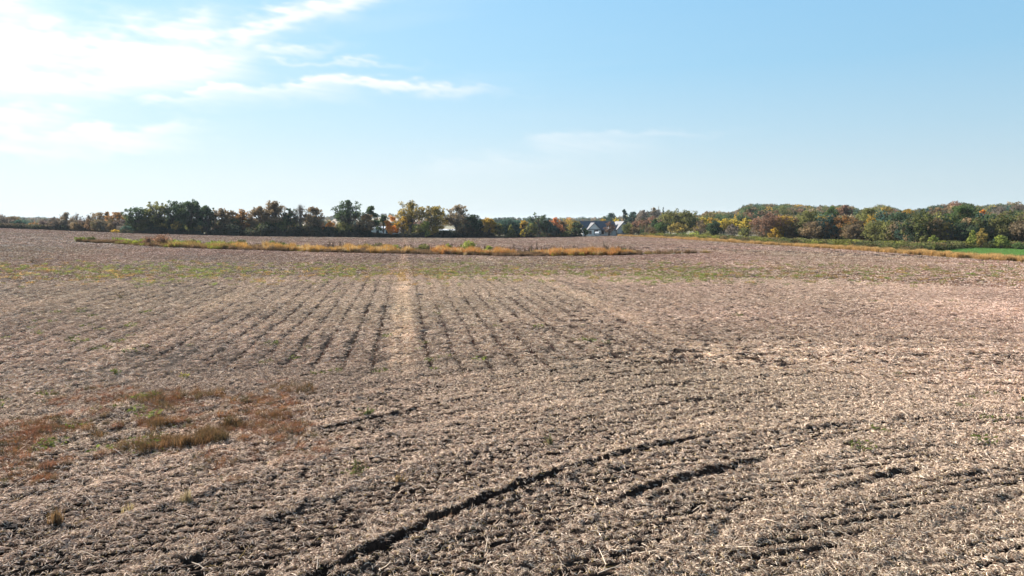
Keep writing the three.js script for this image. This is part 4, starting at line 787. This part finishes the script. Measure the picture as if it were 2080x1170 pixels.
{
  const D = 296, cx = 1222, [a] = ray(cx, 447), x = a * D, z = -D, y = land(x, z) - 0.1;
  const o = thing('farmhouse', 'white gabled farmhouse with dark grey roofs standing beyond the far field edge', 'house', [x, y, z], 0.17);
  const mainX0 = -9.6, mainX1 = 5.2, wallH = 2.7, ridge = 6.25, dz = 4.6;
  part('wall', prism([[0 - dz, 0], [dz, 0], [dz, wallH], [0, ridge - 0.15], [-dz, wallH]], mainX1 - mainX0, 0).rotateY(Math.PI / 2).translate(mainX0, 0, 0), B.white, o);
  const r1 = part('roof', slab(V(mainX0 - 0.5, wallH - 0.3, dz + 0.45), V(mainX1 + 0.4, wallH - 0.3, dz + 0.45), V(mainX1 + 0.4, ridge, 0), V(mainX0 - 0.5, ridge, 0), 0.18), B.roof, o);
  part('roof', slab(V(mainX1 + 0.4, wallH - 0.3, -dz - 0.45), V(mainX0 - 0.5, wallH - 0.3, -dz - 0.45), V(mainX0 - 0.5, ridge, 0), V(mainX1 + 0.4, ridge, 0), 0.18), B.roof, o);
  // front cross gable
  const gx = -5.1, gw = 2.9, gz = dz + 1.6, gr = 5.75, ge = 2.9;
  part('front_gable', prism([[gx - gw, 0], [gx + gw, 0], [gx + gw, ge], [gx, gr - 0.12], [gx - gw, ge]], gz - 1, 1), B.white, o);
  part('gable_roof', slab(V(gx - gw - 0.5, ge - 0.42, gz + 0.45), V(gx, gr, gz + 0.45), V(gx, gr, 0.2), V(gx - gw - 0.5, ge - 0.42, 0.2), -0.2), B.roof, o);
  part('gable_roof', slab(V(gx + gw + 0.5, ge - 0.42, gz + 0.45), V(gx, gr, gz + 0.45), V(gx, gr, 0.2), V(gx + gw + 0.5, ge - 0.42, 0.2), 0.2), B.roof, o);
  part('beam', boxGeo(gx - gw - 0.2, gx + gw + 0.2, ge - 0.15, ge + 0.12, gz, gz + 0.1), B.trim, o);
  windowPart(o, gx + 0.9, 0.75, 1.7, 1.75, gz, 2); windowPart(o, -0.9, 0.9, 1.0, 1.5, dz, 1); windowPart(o, -8.6, 0.9, 0.9, 1.4, dz, 1); windowPart(o, gx - 1.6, 0.9, 0.8, 1.4, gz, 1);
  // porch with white posts
  const p = part('porch', boxGeo(0.3, 3.4, 0, 0.2, dz, dz + 2.4), B.stone, o);
  part('porch_gable', prism([[0.3, 2.5], [3.4, 2.5], [1.85, 4.0]], 0.25, dz + 2.2), B.white, o); part('porch_beam', boxGeo(0.3, 3.4, 2.28, 2.5, dz + 2.2, dz + 2.46), B.white, o);
  for (const q of [0.55, 3.15]) part('porch_post', boxGeo(q - 0.16, q + 0.16, 0.2, 2.28, dz + 2.2, dz + 2.45), B.white, o);
  part('porch_roof', slab(V(0.1, 2.4, dz + 2.55), V(1.85, 4.08, dz + 2.55), V(1.85, 4.08, 2.6), V(0.1, 2.4, 2.6), -0.12), B.roof, o); part('porch_roof', slab(V(3.6, 2.4, dz + 2.55), V(1.85, 4.08, dz + 2.55), V(1.85, 4.08, 2.6), V(3.6, 2.4, 2.6), 0.12), B.roof, o);
  const dr = part('door', boxGeo(1.4, 2.35, 0.2, 2.2, dz + 0.003, dz + 0.07), B.door, o); part('handle', new THREE.SphereGeometry(0.05, 8, 6).translate(2.22, 1.15, dz + 0.1), B.stone, dr);
  // gabled wing facing the field
  const wx = 8.1, hw = 2.75, wz = dz + 1.4, we = 3.3, wr = 6.35;
  part('wing_wall', prism([[wx - hw, 1.25], [wx + hw, 1.25], [wx + hw, we], [wx, wr - 0.12], [wx - hw, we]], wz + 5, -5), B.white, o);
  part('stone_base', boxGeo(wx - hw - 0.06, wx + hw + 0.06, 0, 1.25, -5, wz + 0.06), B.stone, o);
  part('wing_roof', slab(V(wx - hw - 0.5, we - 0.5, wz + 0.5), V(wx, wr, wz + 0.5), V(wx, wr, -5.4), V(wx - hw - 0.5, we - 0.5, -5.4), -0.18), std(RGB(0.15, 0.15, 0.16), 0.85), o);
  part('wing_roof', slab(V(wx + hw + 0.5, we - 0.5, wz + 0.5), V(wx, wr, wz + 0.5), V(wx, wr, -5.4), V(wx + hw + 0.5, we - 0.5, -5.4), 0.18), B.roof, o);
  for (const s of [-1, 1]) part('barge_board', slab(V(wx + s * (hw + 0.5), we - 0.62, wz + 0.5), V(wx, wr - 0.1, wz + 0.5), V(wx, wr + 0.2, wz + 0.5), V(wx + s * (hw + 0.5), we - 0.3, wz + 0.5), s * -0.08), B.trim, o);
  windowPart(o, wx, 3.5, 0.8, 1.4, wz, 0); windowPart(o, wx, 1.4, 1.25, 0.95, wz, 1);
  // the leafless brown tree at the front and a pale heap
  tree(1238, 450, 11, D - 9, 'airy', 'redbrown', 'brown twiggy tree in front of the house between porch and wing', 'dark');
  tree(1280, 458, 9, D - 4, 'low', 'brown', 'brown bush against the white wing of the house', 'grey');
  const [sx] = ray(1215, 447), cz = D - 12, car = thing('parked_car', 'white car parked in front of the farmhouse windows', 'car', [sx * cz, land(sx * cz, -cz) + 0.35, -cz], 1.2);
  const prof = [[-2.2, 0.35], [2.2, 0.35], [2.25, 0.8], [1.3, 0.98], [0.7, 1.5], [-1.5, 1.52], [-2.15, 1.0]];
  part('body', prism(prof, 1.7, -0.85), B.white, car); part('window', prism([[0.6, 0.98], [1.1, 0.98], [0.62, 1.42], [-1.4, 1.42], [-1.9, 1.0]], 1.72, -0.86), B.glass, car);
  for (const q of [-1.35, 1.35]) for (const s of [-1, 1]) part('wheel', new THREE.CylinderGeometry(0.34, 0.34, 0.22, 16).rotateX(Math.PI / 2).translate(q, 0.34, s * 0.78), B.trim, car);
}
function whiteBuilding(px0, px1, yTop, yBot, depth, label, ridgeH) {
  const x0 = at(px0, yBot, depth).x, x1 = at(px1, yBot, depth).x, cx = (x0 + x1) / 2, w = x1 - x0, top = at(px0, yTop, depth).y, base = land(cx, -depth) - 0.2, h = top - base - ridgeH;
  const o = thing('farm_building', label, 'building', [cx, base, -depth], 0.04);
  part('wall', boxGeo(-w / 2, w / 2, 0, h, -4, 0), B.white, o);
  part('roof', slab(V(-w / 2 - 0.3, h - 0.1, 0.4), V(w / 2 + 0.3, h - 0.1, 0.4), V(w / 2 + 0.3, h + ridgeH, -2), V(-w / 2 - 0.3, h + ridgeH, -2), 0.1), new THREE.MeshStandardMaterial({ color: RGB(0.8, 0.8, 0.8), roughness: 0.4, metalness: 0.1 }), o);
  part('roof', slab(V(w / 2 + 0.3, h - 0.1, -4.4), V(-w / 2 - 0.3, h - 0.1, -4.4), V(-w / 2 - 0.3, h + ridgeH, -2), V(w / 2 + 0.3, h + ridgeH, -2), 0.1), B.white, o);
  for (let k = 0; k < 4; k++) windowPart(o, -w / 2 + (k + 0.5) * w / 4, h * 0.45, w * 0.06, h * 0.3, 0, 0);
}
whiteBuilding(738, 816, 460.5, 474, 284, 'long low white building behind the hedge under the orange maple', 0.7);
whiteBuilding(876, 926, 466, 477, 280, 'short low white building behind the hedge under the dome shaped gold tree', 0.6);

renderer.render(scene, camera);
